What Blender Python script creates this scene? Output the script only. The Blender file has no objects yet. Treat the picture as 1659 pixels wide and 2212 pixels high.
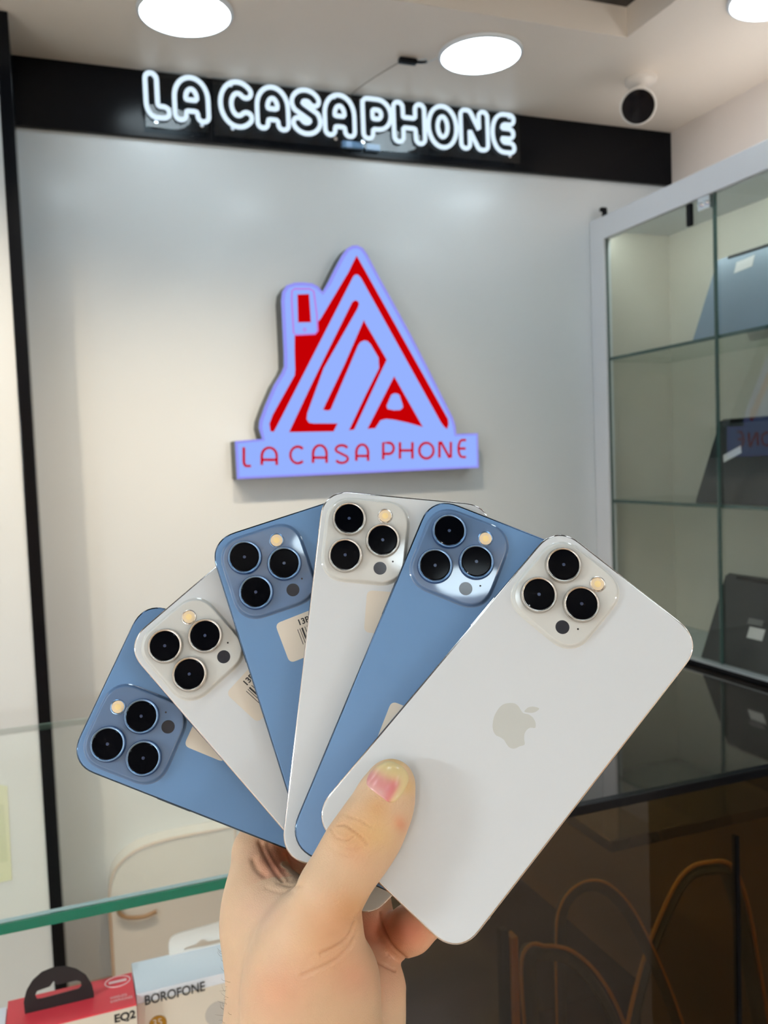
import bpy, bmesh, math, random
import numpy as np
from mathutils import Matrix, Vector
from mathutils.geometry import tessellate_polygon
random.seed(7); np.random.seed(7)
SC = bpy.context.scene
COL = SC.collection
# ------------------------------------------------------------------ camera
# every length below is in metres, measured from the camera's eye point; the
# whole scene is lifted at the end so that the floor is at z = 0
F_PX = 1880.0; CX, CY = 829.5, 1106.0
YAW, PITCH, ROLL = 0.35948297, -0.05841948, -0.03794521
EYE = 1.5
def cam_matrix():
    cyw, sy = math.cos(YAW), math.sin(YAW); cp, sp = math.cos(PITCH), math.sin(PITCH)
    fwd = np.array([sy*cp, cyw*cp, sp]); right = np.array([cyw, -sy, 0.0]); up = np.cross(right, fwd)
    cr, sr = math.cos(ROLL), math.sin(ROLL)
    return np.stack([right*cr + up*sr, -right*sr + up*cr, -fwd], 1)
CR = cam_matrix()
cam_d = bpy.data.cameras.new('camera'); cam = bpy.data.objects.new('camera', cam_d); COL.objects.link(cam)
cam_d.sensor_fit = 'HORIZONTAL'; cam_d.sensor_width = 36.0; cam_d.lens = F_PX/1659*36.0
cam_d.clip_start = 0.02; cam_d.clip_end = 50
cam_d.dof.use_dof = True; cam_d.dof.focus_distance = 0.362; cam_d.dof.aperture_fstop = 28.0
cam.matrix_world = Matrix([list(CR[i]) + [0.0] for i in range(3)] + [[0, 0, 0, 1]])
SC.camera = cam
# ------------------------------------------------------------------ light levels and exposure
w = bpy.data.worlds.new('world'); SC.world = w; w.use_nodes = True
w.node_tree.nodes['Background'].inputs[0].default_value = (0.5, 0.55, 0.6, 1)
w.node_tree.nodes['Background'].inputs[1].default_value = 0.02
SC.view_settings.view_transform = 'Standard'; SC.view_settings.look = 'None'
SC.view_settings.exposure = 0.0; SC.view_settings.gamma = 1.0; SC.view_settings.use_curve_mapping = False
HAND_RES = 0.7; SKIN_BASE = (0.67, 0.462, 0.298)
DISC_POWER = 14.0            # round ceiling panels
STRIP_POWER = 5.0; SPOT_POWER = 50.0; UPLIGHT = 560.0; COVE = 5.0; CAB_LED = 17.0            # warm led strips behind the camera; the others drive added fill lamps
SC.cycles.use_adaptive_sampling = True; SC.cycles.adaptive_threshold = 0.035
SC.cycles.max_bounces = 8; SC.cycles.diffuse_bounces = 5; SC.cycles.transparent_max_bounces = 14; SC.cycles.glossy_bounces = 5
SC.cycles.caustics_reflective = False; SC.cycles.caustics_refractive = False
SC.cycles.sample_clamp_indirect = 6.0
# ------------------------------------------------------------------ helpers
def ray(u, v): return CR @ np.array([(u-CX)/F_PX, -(v-CY)/F_PX, -1.0])
def at(u, v, ax, val):
    r = ray(u, v); return r*(val/r[ax])
def srgb(r, g, b):
    f = lambda c: (c/255/12.92) if c/255 <= 0.04045 else ((c/255+0.055)/1.055)**2.4
    return (f(r), f(g), f(b), 1.0)
MATS = {}
def mat(name, col=(0.8, 0.8, 0.8, 1), rough=0.5, metal=0.0, spec=0.5, coat=0.0, coat_r=0.05, emis=None, es=0.0,
        noise=None, bump=None, sss=0.0, trans=0.0, sheen=0.0):
    if name in MATS: return MATS[name]
    m = bpy.data.materials.new(name); m.use_nodes = True; nt = m.node_tree; b = nt.nodes['Principled BSDF']
    I = b.inputs
    I['Base Color'].default_value = col; I['Roughness'].default_value = rough; I['Metallic'].default_value = metal
    I['Specular IOR Level'].default_value = spec; I['Coat Weight'].default_value = coat; I['Coat Roughness'].default_value = coat_r
    I['Transmission Weight'].default_value = trans
    if emis: I['Emission Color'].default_value = emis; I['Emission Strength'].default_value = es
    if sss: I['Subsurface Weight'].default_value = sss; I['Subsurface Radius'].default_value = (0.004, 0.0015, 0.0008); I['Subsurface Scale'].default_value = 1.0
    tc = nt.nodes.new('ShaderNodeTexCoord')
    nz = nt.nodes.new('ShaderNodeTexNoise'); nt.links.new(tc.outputs['Object'], nz.inputs['Vector'])
    sc, amt = noise if noise else (9.0, 0.03)
    nz.inputs['Scale'].default_value = sc; nz.inputs['Detail'].default_value = 4
    mr = nt.nodes.new('ShaderNodeMapRange'); mr.inputs['To Min'].default_value = 1-amt; mr.inputs['To Max'].default_value = 1+amt*0.6
    nt.links.new(nz.outputs['Fac'], mr.inputs['Value'])
    mx = nt.nodes.new('ShaderNodeVectorMath'); mx.operation = 'SCALE'; mx.inputs[0].default_value = col[:3]
    nt.links.new(mr.outputs[0], mx.inputs['Scale']); nt.links.new(mx.outputs[0], I['Base Color'])
    if bump:
        n2 = nt.nodes.new('ShaderNodeTexNoise'); n2.inputs['Scale'].default_value = bump[0]; nt.links.new(tc.outputs['Object'], n2.inputs['Vector'])
        bp = nt.nodes.new('ShaderNodeBump'); bp.inputs['Strength'].default_value = bump[1]; bp.inputs['Distance'].default_value = bump[2]
        nt.links.new(n2.outputs['Fac'], bp.inputs['Height']); nt.links.new(bp.outputs[0], I['Normal'])
    MATS[name] = m; return m
def glass_mat(name, tint=(0.93, 0.97, 0.95, 1), ior=1.5, rough=0.0, boost=1.0):
    if name in MATS: return MATS[name]
    m = bpy.data.materials.new(name); m.use_nodes = True; nt = m.node_tree; nt.nodes.clear()
    o = nt.nodes.new('ShaderNodeOutputMaterial'); mx = nt.nodes.new('ShaderNodeMixShader')
    t = nt.nodes.new('ShaderNodeBsdfTransparent'); g = nt.nodes.new('ShaderNodeBsdfGlossy'); fr = nt.nodes.new('ShaderNodeFresnel')
    t.inputs[0].default_value = tint; g.inputs['Roughness'].default_value = rough; g.inputs[0].default_value = (1, 1, 1, 1)
    fr.inputs[0].default_value = ior
    mul = nt.nodes.new('ShaderNodeMath'); mul.operation = 'MULTIPLY'; mul.inputs[1].default_value = boost; mul.use_clamp = True
    geo = nt.nodes.new('ShaderNodeNewGeometry')
    bf = nt.nodes.new('ShaderNodeMath'); bf.operation = 'SUBTRACT'; bf.inputs[0].default_value = 1.0
    nt.links.new(geo.outputs['Backfacing'], bf.inputs[1])
    m2 = nt.nodes.new('ShaderNodeMath'); m2.operation = 'MULTIPLY'
    nt.links.new(fr.outputs[0], mul.inputs[0]); nt.links.new(mul.outputs[0], m2.inputs[0]); nt.links.new(bf.outputs[0], m2.inputs[1])
    nt.links.new(m2.outputs[0], mx.inputs[0]); nt.links.new(t.outputs[0], mx.inputs[1]); nt.links.new(g.outputs[0], mx.inputs[2])
    nt.links.new(mx.outputs[0], o.inputs[0]); MATS[name] = m; return m
def emit_mat(name, col, strength):
    if name in MATS: return MATS[name]
    m = bpy.data.materials.new(name); m.use_nodes = True; nt = m.node_tree; nt.nodes.clear()
    o = nt.nodes.new('ShaderNodeOutputMaterial'); e = nt.nodes.new('ShaderNodeEmission')
    e.inputs[0].default_value = col; e.inputs[1].default_value = strength
    nt.links.new(e.outputs[0], o.inputs[0]); MATS[name] = m; return m

ROOTM = {}
def tag(o, label=None, cat=None, group=None, kind=None):
    if label: o['label'] = label
    if cat: o['category'] = cat
    if group: o['group'] = group
    if kind: o['kind'] = kind
    return o
def thing(name, loc, label, cat, group=None, M=None):
    o = bpy.data.objects.new(name, None); COL.objects.link(o); o.empty_display_size = 0.02
    M = M if M is not None else Matrix.Translation(Vector(loc))
    o.matrix_world = M; ROOTM[o.name] = M
    return tag(o, label, cat, group)
class MB:
    """collects shapes in world (camera-relative) coordinates"""
    def __init__(s): s.v = []; s.f = []
    def add(s, v, f):
        n = len(s.v); s.v += [tuple(map(float, q)) for q in v]; s.f += [tuple(i+n for i in q) for q in f]; return s
    def box(s, a, b, bev=0.0):
        x0, y0, z0 = [min(a[i], b[i]) for i in range(3)]; x1, y1, z1 = [max(a[i], b[i]) for i in range(3)]
        if bev > 0:
            bm = bmesh.new(); bmesh.ops.create_cube(bm, size=1)
            for q in bm.verts: q.co = Vector(((x0+x1)/2+q.co.x*(x1-x0), (y0+y1)/2+q.co.y*(y1-y0), (z0+z1)/2+q.co.z*(z1-z0)))
            bmesh.ops.bevel(bm, geom=list(bm.edges), offset=bev, segments=3, profile=0.5, affect='EDGES')
            bm.verts.index_update(); vs = [tuple(q.co) for q in bm.verts]; fs = [tuple(q.index for q in f.verts) for f in bm.faces]; bm.free()
            return s.add(vs, fs)
        v = [(x0,y0,z0),(x1,y0,z0),(x1,y1,z0),(x0,y1,z0),(x0,y0,z1),(x1,y0,z1),(x1,y1,z1),(x0,y1,z1)]
        return s.add(v, [(3,2,1,0),(4,5,6,7),(0,1,5,4),(1,2,6,5),(2,3,7,6),(3,0,4,7)])
    def prism(s, pts, d, cap=True):
        """pts: list of 3-d points of a planar loop, d: extrusion vector"""
        n = len(pts); p = [np.array(q, float) for q in pts]; d = np.array(d, float)
        v = p + [q+d for q in p]; f = [(i, (i+1) % n, n+(i+1) % n, n+i) for i in range(n)]
        if cap:
            tri = [tuple(t) for t in tessellate_polygon([[Vector(q) for q in p]])]
            f += tri + [tuple(n+i for i in reversed(t)) for t in tri]
        return s.add(v, f)
    def tube(s, pts, r, n=10, closed=False, flat=1.0):
        P = [np.array(q, float) for q in pts]; m = len(P); v = []; f = []
        up = np.array([0.13, 0.21, 0.97]); prev = None
        for i in range(m):
            a = P[(i-1) % m] if (closed or i > 0) else P[i]; b = P[(i+1) % m] if (closed or i < m-1) else P[i]
            t = b-a; t /= np.linalg.norm(t)+1e-12
            if prev is None:
                x = np.cross(up, t)
                if np.linalg.norm(x) < 1e-3: x = np.cross([1.0, 0, 0], t)
            else: x = prev - t*(prev@t)
            x /= np.linalg.norm(x)+1e-12; y = np.cross(t, x); prev = x
            rr = r[i] if hasattr(r, '__len__') else r
            for k in range(n):
                c = 2*math.pi*k/n; v.append(P[i] + x*rr*math.cos(c) + y*rr*flat*math.sin(c))
        for i in range(m if closed else m-1):
            j = (i+1) % m
            for k in range(n): f.append((i*n+k, i*n+(k+1) % n, j*n+(k+1) % n, j*n+k))
        if not closed: f += [tuple(reversed(range(n))), tuple((m-1)*n+k for k in range(n))]
        return s.add(v, f)
    def lathe(s, prof, c, ax, n=40, sx=1.0):
        """prof: (radius, height along axis) pairs"""
        ax = np.array(ax, float); ax /= np.linalg.norm(ax); x = np.cross([0.0, 0, 1], ax)
        if np.linalg.norm(x) < 1e-3: x = np.array([1.0, 0, 0])
        x /= np.linalg.norm(x); y = np.cross(ax, x); c = np.array(c, float); v = []; f = []
        for (r, h) in prof:
            for k in range(n):
                a = 2*math.pi*k/n; v.append(c + ax*h + x*r*math.cos(a) + y*r*math.sin(a)*sx)
        for i in range(len(prof)-1):
            for k in range(n): f.append((i*n+k, i*n+(k+1) % n, (i+1)*n+(k+1) % n, (i+1)*n+k))
        if prof[0][0] > 1e-6: f.append(tuple(reversed(range(n))))
        if prof[-1][0] > 1e-6: f.append(tuple((len(prof)-1)*n+k for k in range(n)))
        return s.add(v, f)
    def build(s, name, m, parent=None, local=False, smooth=None, label=None, cat=None, group=None, kind=None, fix=True):
        v = np.array(s.v, float); me = bpy.data.meshes.new(name); o = bpy.data.objects.new(name, me)
        if parent is not None:
            if not local:
                R = np.array(chain(parent).inverted()); v = v @ R[:3, :3].T + R[:3, 3]
        else:
            lo, hi = v.min(0), v.max(0); c = np.array([(lo[0]+hi[0])/2, (lo[1]+hi[1])/2, lo[2]]); v = v - c
        me.from_pydata([tuple(q) for q in v], [], s.f); me.update()
        if fix:
            bm = bmesh.new(); bm.from_mesh(me); bmesh.ops.recalc_face_normals(bm, faces=list(bm.faces)); bm.to_mesh(me); bm.free()
        me.materials.append(m)
        if smooth is not None:
            me.shade_smooth()
            me.set_sharp_from_angle(angle=math.radians(smooth))
        COL.objects.link(o)
        if parent is not None: o.parent = parent; ROOTM[o.name] = Matrix.Identity(4)
        else: o.location = c; ROOTM[o.name] = Matrix.Translation(Vector(c))
        return tag(o, label, cat, group, kind)
def chain(o):
    M = ROOTM[o.name].copy(); p = o.parent
    while p is not None: M = ROOTM[p.name] @ M; p = p.parent
    return M
def arc(cx, cy, rx, ry, a0, a1, n=12):
    return [(cx+rx*math.cos(math.radians(a0+(a1-a0)*i/n)), cy+ry*math.sin(math.radians(a0+(a1-a0)*i/n))) for i in range(n+1)]
def catmull(pts, n=8, closed=False):
    P = [np.array(p, float) for p in pts]; m = len(P); out = []
    for i in range(m if closed else m-1):
        a = P[(i-1) % m] if (closed or i > 0) else P[i]*2-P[i+1]; b = P[i]; c = P[(i+1) % m]
        d = P[(i+2) % m] if (closed or i < m-2) else c*2-b
        for k in range(n):
            t = k/n; out.append(0.5*((2*b)+(-a+c)*t+(2*a-5*b+4*c-d)*t*t+(-a+3*b-3*c+d)*t**3))
    if not closed: out.append(P[-1])
    return out
def text_mesh(body, size, bold=0.0, align='LEFT', shear=0.0, space=1.0):
    """2-d triangles of a piece of lettering: (verts Nx2, faces)"""
    cu = bpy.data.curves.new('lettering', 'FONT'); cu.body = body; cu.size = size; cu.align_x = align; cu.offset = bold; cu.shear = shear
    cu.space_character = space; cu.resolution_u = 4
    o = bpy.data.objects.new('lettering', cu); COL.objects.link(o)
    dg = bpy.context.evaluated_depsgraph_get(); me = o.evaluated_get(dg).to_mesh()
    v = np.array([tuple(q.co) for q in me.vertices]).reshape(-1, 3)[:, :2]; f = [tuple(p.vertices) for p in me.polygons]
    o.evaluated_get(dg).to_mesh_clear(); bpy.data.objects.remove(o); bpy.data.curves.remove(cu)
    return v, f
def add_text(mb, body, size, O, X, Y, lift, **k):
    v, f = text_mesh(body, size, **k); O, X, Y, N = [np.array(q, float) for q in (O, X, Y, lift)]
    mb.add([O+X*a+Y*b+N for a, b in v], f); return mb

D = 2.657; FL = -EYE; CE = 1.15
# ------------------------------------------------------------------ materials of the room
m_gloss_wall = mat('gloss_panel', srgb(208, 215, 219), 0.32, coat=0.45, coat_r=0.16, spec=0.5, noise=(1.5, 0.03))
m_wall = mat('painted_wall', srgb(224, 216, 210), 0.6)
m_ceil = mat('ceiling_paint', srgb(236, 226, 214), 0.38, spec=0.35, noise=(3, 0.03))
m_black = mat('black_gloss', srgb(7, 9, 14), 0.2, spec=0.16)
m_white_frame = mat('white_frame', srgb(222, 226, 232), 0.3)
m_floor = mat('floor_brown', srgb(178, 160, 142), 0.3, noise=(6, 0.2))
m_wood = mat('warm_wood', srgb(190, 160, 120), 0.4, noise=(14, 0.25))
m_dark = mat('dark_brown_gloss', srgb(52, 44, 38), 0.12, spec=0.6)
m_tray = mat('tray_dark', srgb(42, 36, 34), 0.5)
m_chrome = mat('chrome', srgb(225, 228, 232), 0.12, metal=1.0)
m_glass = glass_mat('clear_glass', (0.93, 0.96, 0.945, 1), boost=1.3)
m_glass_c = glass_mat('cabinet_glass', (0.92, 0.95, 0.93, 1), boost=1.0)
m_bronze = glass_mat('bronze_glass', (0.56, 0.43, 0.26, 1), ior=1.5, boost=1.0)
m_green = mat('glass_edge_green', srgb(0, 104, 82), 0.25, spec=0.6)
m_dgreen = mat('glass_edge_dark', srgb(56, 84, 80), 0.25)
m_grey_plastic = mat('dark_grey_plastic', srgb(40, 46, 50), 0.4)
m_red = mat('box_red', srgb(222, 62, 74), 0.4)
m_card = mat('box_beige', srgb(216, 208, 192), 0.5)
m_cardw = mat('box_white', srgb(226, 232, 240), 0.45)
m_ink = mat('ink_black', srgb(24, 22, 24), 0.6)

# ------------------------------------------------------------------ the room
def struct(name, mb, m, **k): return mb.build(name, m, kind='structure', **k)
XL, XR, YF = -1.9, 2.16, -2.3
struct('floor', MB().box((XL-.1, YF-.1, FL-.1), (XR+.1, D+.1, FL)), m_floor)
struct('wall_back', MB().box((XL-.1, D, FL), (XR+.1, D+.1, CE+.3)), m_gloss_wall)
struct('wall_right', MB().box((XR, YF, FL), (XR+.1, D, CE+.3)), m_wall)
struct('wall_left', MB().box((XL-.1, YF, FL), (XL, D, CE+.3)), m_wall)
struct('wall_front', MB().box((XL-.1, YF-.1, FL), (XR+.1, YF, CE+.3)), m_wall)
# boxed-out wall section left of the corner strip
struct('wall_section', MB().box((XL, 2.412, FL), (-0.076, D-.002, 0.950)), m_gloss_wall)
TX0, TX1, TY0, TY1, TZ = -1.3, 1.556, -1.7, 2.078, 1.232
cb = MB().box((XL, TY1, CE), (XR, D, CE+.25)).box((XL, YF, CE), (XR, TY0, CE+.25)).box((XL, TY0, CE), (TX0, TY1, CE+.25)).box((TX1, TY0, CE), (XR, TY1, CE+.25))
struct('ceiling', cb, m_ceil)
struct('ceiling_tray', MB().box((TX0, TY0, TZ), (TX1, TY1, TZ+.1)), m_tray)
struct('trim_1', MB().box((-.05, D-.018, 0.960), (XR, D, CE-.001), .002), m_black)            # fascia on the back wall
struct('trim_2', MB().box((XL, 2.405, 0.951), (-0.077, D, CE-.001), .002), m_black)           # fascia on the boxed section
struct('trim_3', MB().box((-0.076, 2.400, FL), (-0.045, D-.001, CE-.001), .003), m_black)     # corner strip
# ------------------------------------------------------------------ ceiling lights
m_disc = emit_mat('led_disc', (0.77, 0.92, 1.0, 1), DISC_POWER)
m_ring = mat('lamp_ring', srgb(225, 232, 238), 0.3)
def ceiling_light(x, y, z, label, r=.112, emitm=None):
    t = thing('ceiling_light', (x, y, z), label, 'ceiling light', 'round ceiling lights')
    MB().lathe([(r+.008, -.001), (r+.008, -.008), (r+.003, -.012), (r, -.012), (r, -.001)], (x, y, z), (0, 0, 1), 48).build('trim_ring', m_ring, t, smooth=40)
    MB().lathe([(0, -.0125), (r-.004, -.0125), (r-.001, -.009), (r-.001, -.002), (0, -.002)], (x, y, z), (0, 0, 1), 48).build('diffuser', emitm or m_disc, t, smooth=50)
    return t
ceiling_light(0.372, 2.275, CE, 'large round white ceiling light cut by the top edge, above the first neon letters')
ceiling_light(1.200, 2.272, CE, 'round white ceiling light fully in view next to the small black clip')
ceiling_light(1.79, 1.775, CE, 'round white ceiling light cut off at the top right corner of the photo')
for x, y in ((1.84, .95), (1.84, .1), (1.84, -.8), (1.6, -2.0), (.7, -2.0), (-.50, -1.83), (-.5, 2.27), (-1.6, 1.5), (-1.6, .4), (-1.6, -.8)):
    ceiling_light(x, y, CE, 'round white ceiling light out of view on the ceiling border')
for x in (-.7, .1, .9):
    for y in (-.9, .3, 1.2): ceiling_light(x, y, TZ, 'round white fill light added out of view inside the dark ceiling recess')  # added unseen lamps, extra light on the phones and lower wall
# added warm spotlights in the recess, unseen, brightening the lower back wall
def fill_spot(x, y, tgt, watts, label):
    t = thing('fill_spotlight', (x, y, TZ), label, 'spotlight', 'added warm fill spotlights in the ceiling recess')
    p = np.array([x, y, TZ-.11]); d = np.array(tgt)-p; d /= np.linalg.norm(d)
    MB().box((x-.02, y-.05, TZ-.012), (x+.02, y+.05, TZ-.001)).tube([(x, y, TZ-.012), (x, y, TZ-.08)], .008, 10).build('bracket', m_black, t)
    MB().lathe([(0, -.06), (.032, -.06), (.036, .04), (.030, .04), (.028, .01), (0, .01)], p, d, 28).build('housing', m_black, t, smooth=40)
    MB().lathe([(0, .0105), (.028, .0105), (.028, .013), (0, .013)], p, d, 28).build('lamp_lens', emit_mat('spot_lens', (1, .8, .55, 1), 3.0), t)
    ld = bpy.data.lights.new('spot', 'SPOT'); lo = bpy.data.objects.new('lamp_beam', ld); COL.objects.link(lo); ld.energy = watts; ld.color = (1.0, .80, .58)
    ld.spot_size = math.radians(84); ld.spot_blend = 1.0; ld.shadow_soft_size = .03
    z = Vector(-d); q = z.to_track_quat('Z', 'Y'); lo.matrix_world = Matrix.Translation(Vector(p+d*.045)) @ q.to_matrix().to_4x4(); lo.parent = t; lo.matrix_parent_inverse = ROOTM[t.name].inverted()
for i, (x, tx) in enumerate(((-.5, .05), (.0, .40), (.5, .85))):
    fill_spot(x, 1.45, (tx, D, -1.0), SPOT_POWER, ('first', 'second', 'third')[i]+' warm black fill spotlight added in the ceiling recess, out of view')
# added floor uplighters out of view, to brighten the ceiling
for i, (x, y) in enumerate(((-1.5, -1.9), (1.5, -1.72), (-1.5, .2))):
    t = thing('fill_uplighter', (x, y, FL), ('left rear', 'right rear', 'left front')[i]+' white floor uplighter added out of view to brighten the ceiling', 'fill lamp', 'added fill uplighters out of view')
    MB().lathe([(0, 0), (.14, 0), (.14, .02), (.02, .03), (.015, 1.6), (.02, 1.62), (.17, 1.74), (.165, 1.75), (.02, 1.64), (0, 1.64)], (x, y, FL), (0, 0, 1), 36).build('stand_and_bowl', m_white_frame, t, smooth=40)
    MB().lathe([(0, 1.66), (.10, 1.66), (.10, 1.67), (0, 1.67)], (x, y, FL), (0, 0, 1), 28).build('lamp_disc', emit_mat('uplight', (.88, .96, 1, 1), UPLIGHT), t)
# warm shelving behind the camera
m_strip = emit_mat('warm_led', (1.0, 0.62, 0.28, 1), STRIP_POWER)
for x0 in (-1.3, -.35, .6):
    t = thing('display_shelving', (x0+.42, YF+.2, FL), 'wooden shelving with warm light strips behind the camera', 'shelving', 'shelving behind the camera')
    b = MB()
    for q in (0, .86): b.box((x0+q-.02, YF+.01, FL), (x0+q+.02, YF+.35, .75))
    b.build('side_panel', m_wood, t)
    for z in (-1.4, -.9, -.4, .1, .6): MB().box((x0+.02, YF+.01, z), (x0+.84, YF+.34, z+.02)).build('shelf', m_wood, t)
    for q in (.03, .81): MB().box((x0+q, YF+.34, -1.3), (x0+q+.02, YF+.352, .6)).build('light_strip', m_strip, t)

# ------------------------------------------------------------------ letter shapes (unit box)
def letters():
    A = [[(0, 0), (0, .52)] + arc(.5, .52, .5, .48, 180, 0, 14) + [(1, .52), (1, 0)], [(0, .30), (1, .30)]]
    L = [[(0, 1), (0, .25)] + arc(.3, .28, .3, .28, 180, 270, 6) + [(.8, 0)]]
    C = [arc(.54, .5, .54, .5, 48, 312, 22)]
    S = [arc(.5, .75, .46, .25, 25, 180, 10) + [(.10, .66), (.5, .51), (.9, .36)] + arc(.5, .25, .46, .25, 0, -155, 10)]
    P = [[(.02, 0), (.02, 1), (.5, 1)] + arc(.55, .67, .42, .33, 90, -90, 12) + [(.02, .34)]]
    H = [[(0, 0), (0, 1)], [(1, 0), (1, 1)], [(0, .5), (1, .5)]]
    O = [arc(.5, .5, .5, .5, 0, 360, 28)]
    N = [[(0, 0), (0, 1), (.12, 1), (.88, 0), (1, 0), (1, 1)]]
    E_ = [[(.95, 1), (.5, 1)] + arc(.5, .5, .5, .5, 90, 270, 12) + [(.95, 0)], [(.12, .5), (.9, .5)]]
    return dict(A=A, L=L, C=C, S=S, P=P, H=H, O=O, N=N, E=E_)
LET = letters()
def contours(segs, w, h, rr, step=.0022):
    """outline at distance rr round a stroke skeleton: list of closed loops"""
    pad = rr*1.6; xs = np.arange(-pad, w+pad, step); ys = np.arange(-pad, h+pad, step)
    X, Y = np.meshgrid(xs, ys, indexing='ij'); Dm = np.full(X.shape, 9.0)
    for pl in segs:
        for (x0, y0), (x1, y1) in zip(pl[:-1], pl[1:]):
            a = np.array([x0*w, y0*h]); d = np.array([(x1-x0)*w, (y1-y0)*h]); L2 = d@d
            if L2 < 1e-12: continue
            t = np.clip(((X-a[0])*d[0]+(Y-a[1])*d[1])/L2, 0, 1)
            Dm = np.minimum(Dm, np.hypot(X-a[0]-t*d[0], Y-a[1]-t*d[1]))
    Fd = Dm-rr; nx, ny = Fd.shape; nodes = {}; link = {}
    def en(i, j, ax):
        k = (i, j, ax)
        if k not in nodes:
            f0 = Fd[i, j]; f1 = Fd[i+1, j] if ax == 0 else Fd[i, j+1]; t = f0/(f0-f1)
            nodes[k] = (xs[i]+(t*step if ax == 0 else 0), ys[j]+(t*step if ax == 1 else 0))
        return k
    S = Fd < 0
    mix = np.argwhere((S[:-1, :-1].astype(int)+S[1:, :-1]+S[:-1, 1:]+S[1:, 1:]) % 4 != 0)
    for i, j in mix:
        es = []
        if S[i, j] != S[i+1, j]: es.append(en(i, j, 0))
        if S[i+1, j] != S[i+1, j+1]: es.append(en(i+1, j, 1))
        if S[i, j+1] != S[i+1, j+1]: es.append(en(i, j+1, 0))
        if S[i, j] != S[i, j+1]: es.append(en(i, j, 1))
        for q in range(0, len(es)-1, 2):
            link.setdefault(es[q], []).append(es[q+1]); link.setdefault(es[q+1], []).append(es[q])
    seen = set(); loops = []
    for k in list(link):
        if k in seen: continue
        lp = [k]; seen.add(k); cur = k
        while True:
            nx_ = [q for q in link[cur] if q not in seen]
            if not nx_: break
            cur = nx_[0]; seen.add(cur); lp.append(cur)
        if len(lp) > 12:
            P = np.array([nodes[q] for q in lp])
            for _ in range(4): P = (np.roll(P, 1, 0)+2*P+np.roll(P, -1, 0))/4
            loops.append(P[::3])
    return loops
# ------------------------------------------------------------------ neon sign on the fascia
YN = D-.050
sign = thing('neon_sign', (0.92, YN, .99), 'white neon lettering reading LA CASA PHONE on the black band below the ceiling', 'neon sign')
m_neon = emit_mat('neon_white', (0.70, 0.85, 0.97, 1), 1.12)
m_neon_core = emit_mat('neon_core', (0.60, 0.72, 1.0, 1), 1.0)
m_acr = glass_mat('acrylic', (0.80, 0.85, 0.88, 1), boost=0.6)
NL = [('L', 309.4, 375.5, 205), ('A', 371.7, 454.6, 218), ('C', 471.4, 553, 230), ('A', 550.5, 627, 237), ('S', 624.4, 698, 245), ('A', 697, 770, 253),
      ('P', 779, 850.3, 262), ('H', 846.5, 921.6, 270), ('O', 921.6, 990.3, 279), ('N', 991.6, 1057.7, 289), ('E', 1060.3, 1116, 299)]
Z0, Z1 = 1.000, 1.137; TR = .0070; RR = .0160
for i, (c, ua, ub, vm) in enumerate(NL):
    xa = at(ua, vm, 1, YN)[0]; xb = at(ub, vm, 1, YN)[0]
    z0, z1 = Z0, Z1
    if c in 'CSO': z0 -= .004; z1 += .003
    ww = xb-xa-2*TR-2*RR; hh = z1-z0-2*TR-2*RR
    b = MB()
    for lp in contours(LET[c], ww, hh, RR):
        b.tube([(xa+TR+RR+p[0], YN, z0+TR+RR+p[1]) for p in lp], TR, 10, closed=True, flat=1.0)
    b.build('letter_tube', m_neon, sign, smooth=80)
xa = at(305, 200, 1, YN)[0]; 
MB().box((0.300, YN+.010, .982), (0.480, YN+.013, 1.142)).box((0.497, YN+.010, .975), (0.905, YN+.013, 1.142)).box((0.925, YN+.010, .978), (1.520, YN+.013, 1.142)).build('acrylic_backing', m_acr, sign)
for x in (.33, .46, .55, .87, .96, 1.48):
    for z in (1.000, 1.125): MB().lathe([(0, 0), (.006, 0), (.006, .028), (0, .028)], (x, YN+.008, z), (0, 1, 0), 12).build('standoff', m_chrome, sign, smooth=40)
MB().box((.895, YN+.016, .982), (.965, YN+.034, 1.000)).box((.975, YN+.016, .980), (1.02, YN+.034, .998)).build('power_adapter', mat('adapter_blue', srgb(150, 185, 225), .4), sign)
cl = thing('cable_clip', (1.021, 2.36, CE), 'small black clip holding a thin cable to the ceiling beside the round light', 'cable clip')
MB().box((.985, 2.352, CE-.016), (1.040, 2.372, CE-.001), .004).tube([(1.035, 2.362, CE-.008), (1.052, 2.35, CE-.012), (1.060, 2.335, CE-.016)], .004, 8).build('clip_body', m_black, cl)
cw = [(1.0, 2.362, CE-.006), (.965, 2.44, CE-.012), (.94, 2.53, CE-.012), (.93, D-.03, CE-.008), (.93, YN+.014, 1.12)]
MB().tube(catmull(cw), .0016, 6).build('thin_cable', mat('thin_cable', srgb(150, 140, 125), .5), cl)
MB().tube(catmull([(1.04, 2.362, CE-.006), (1.06, 2.345, CE-.004), (1.075, 2.36, CE-.004), (1.09, 2.33, CE-.004)]), .001, 6).build('loose_wire', mat('clear_wire', srgb(190, 205, 215), .3), cl)

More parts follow.
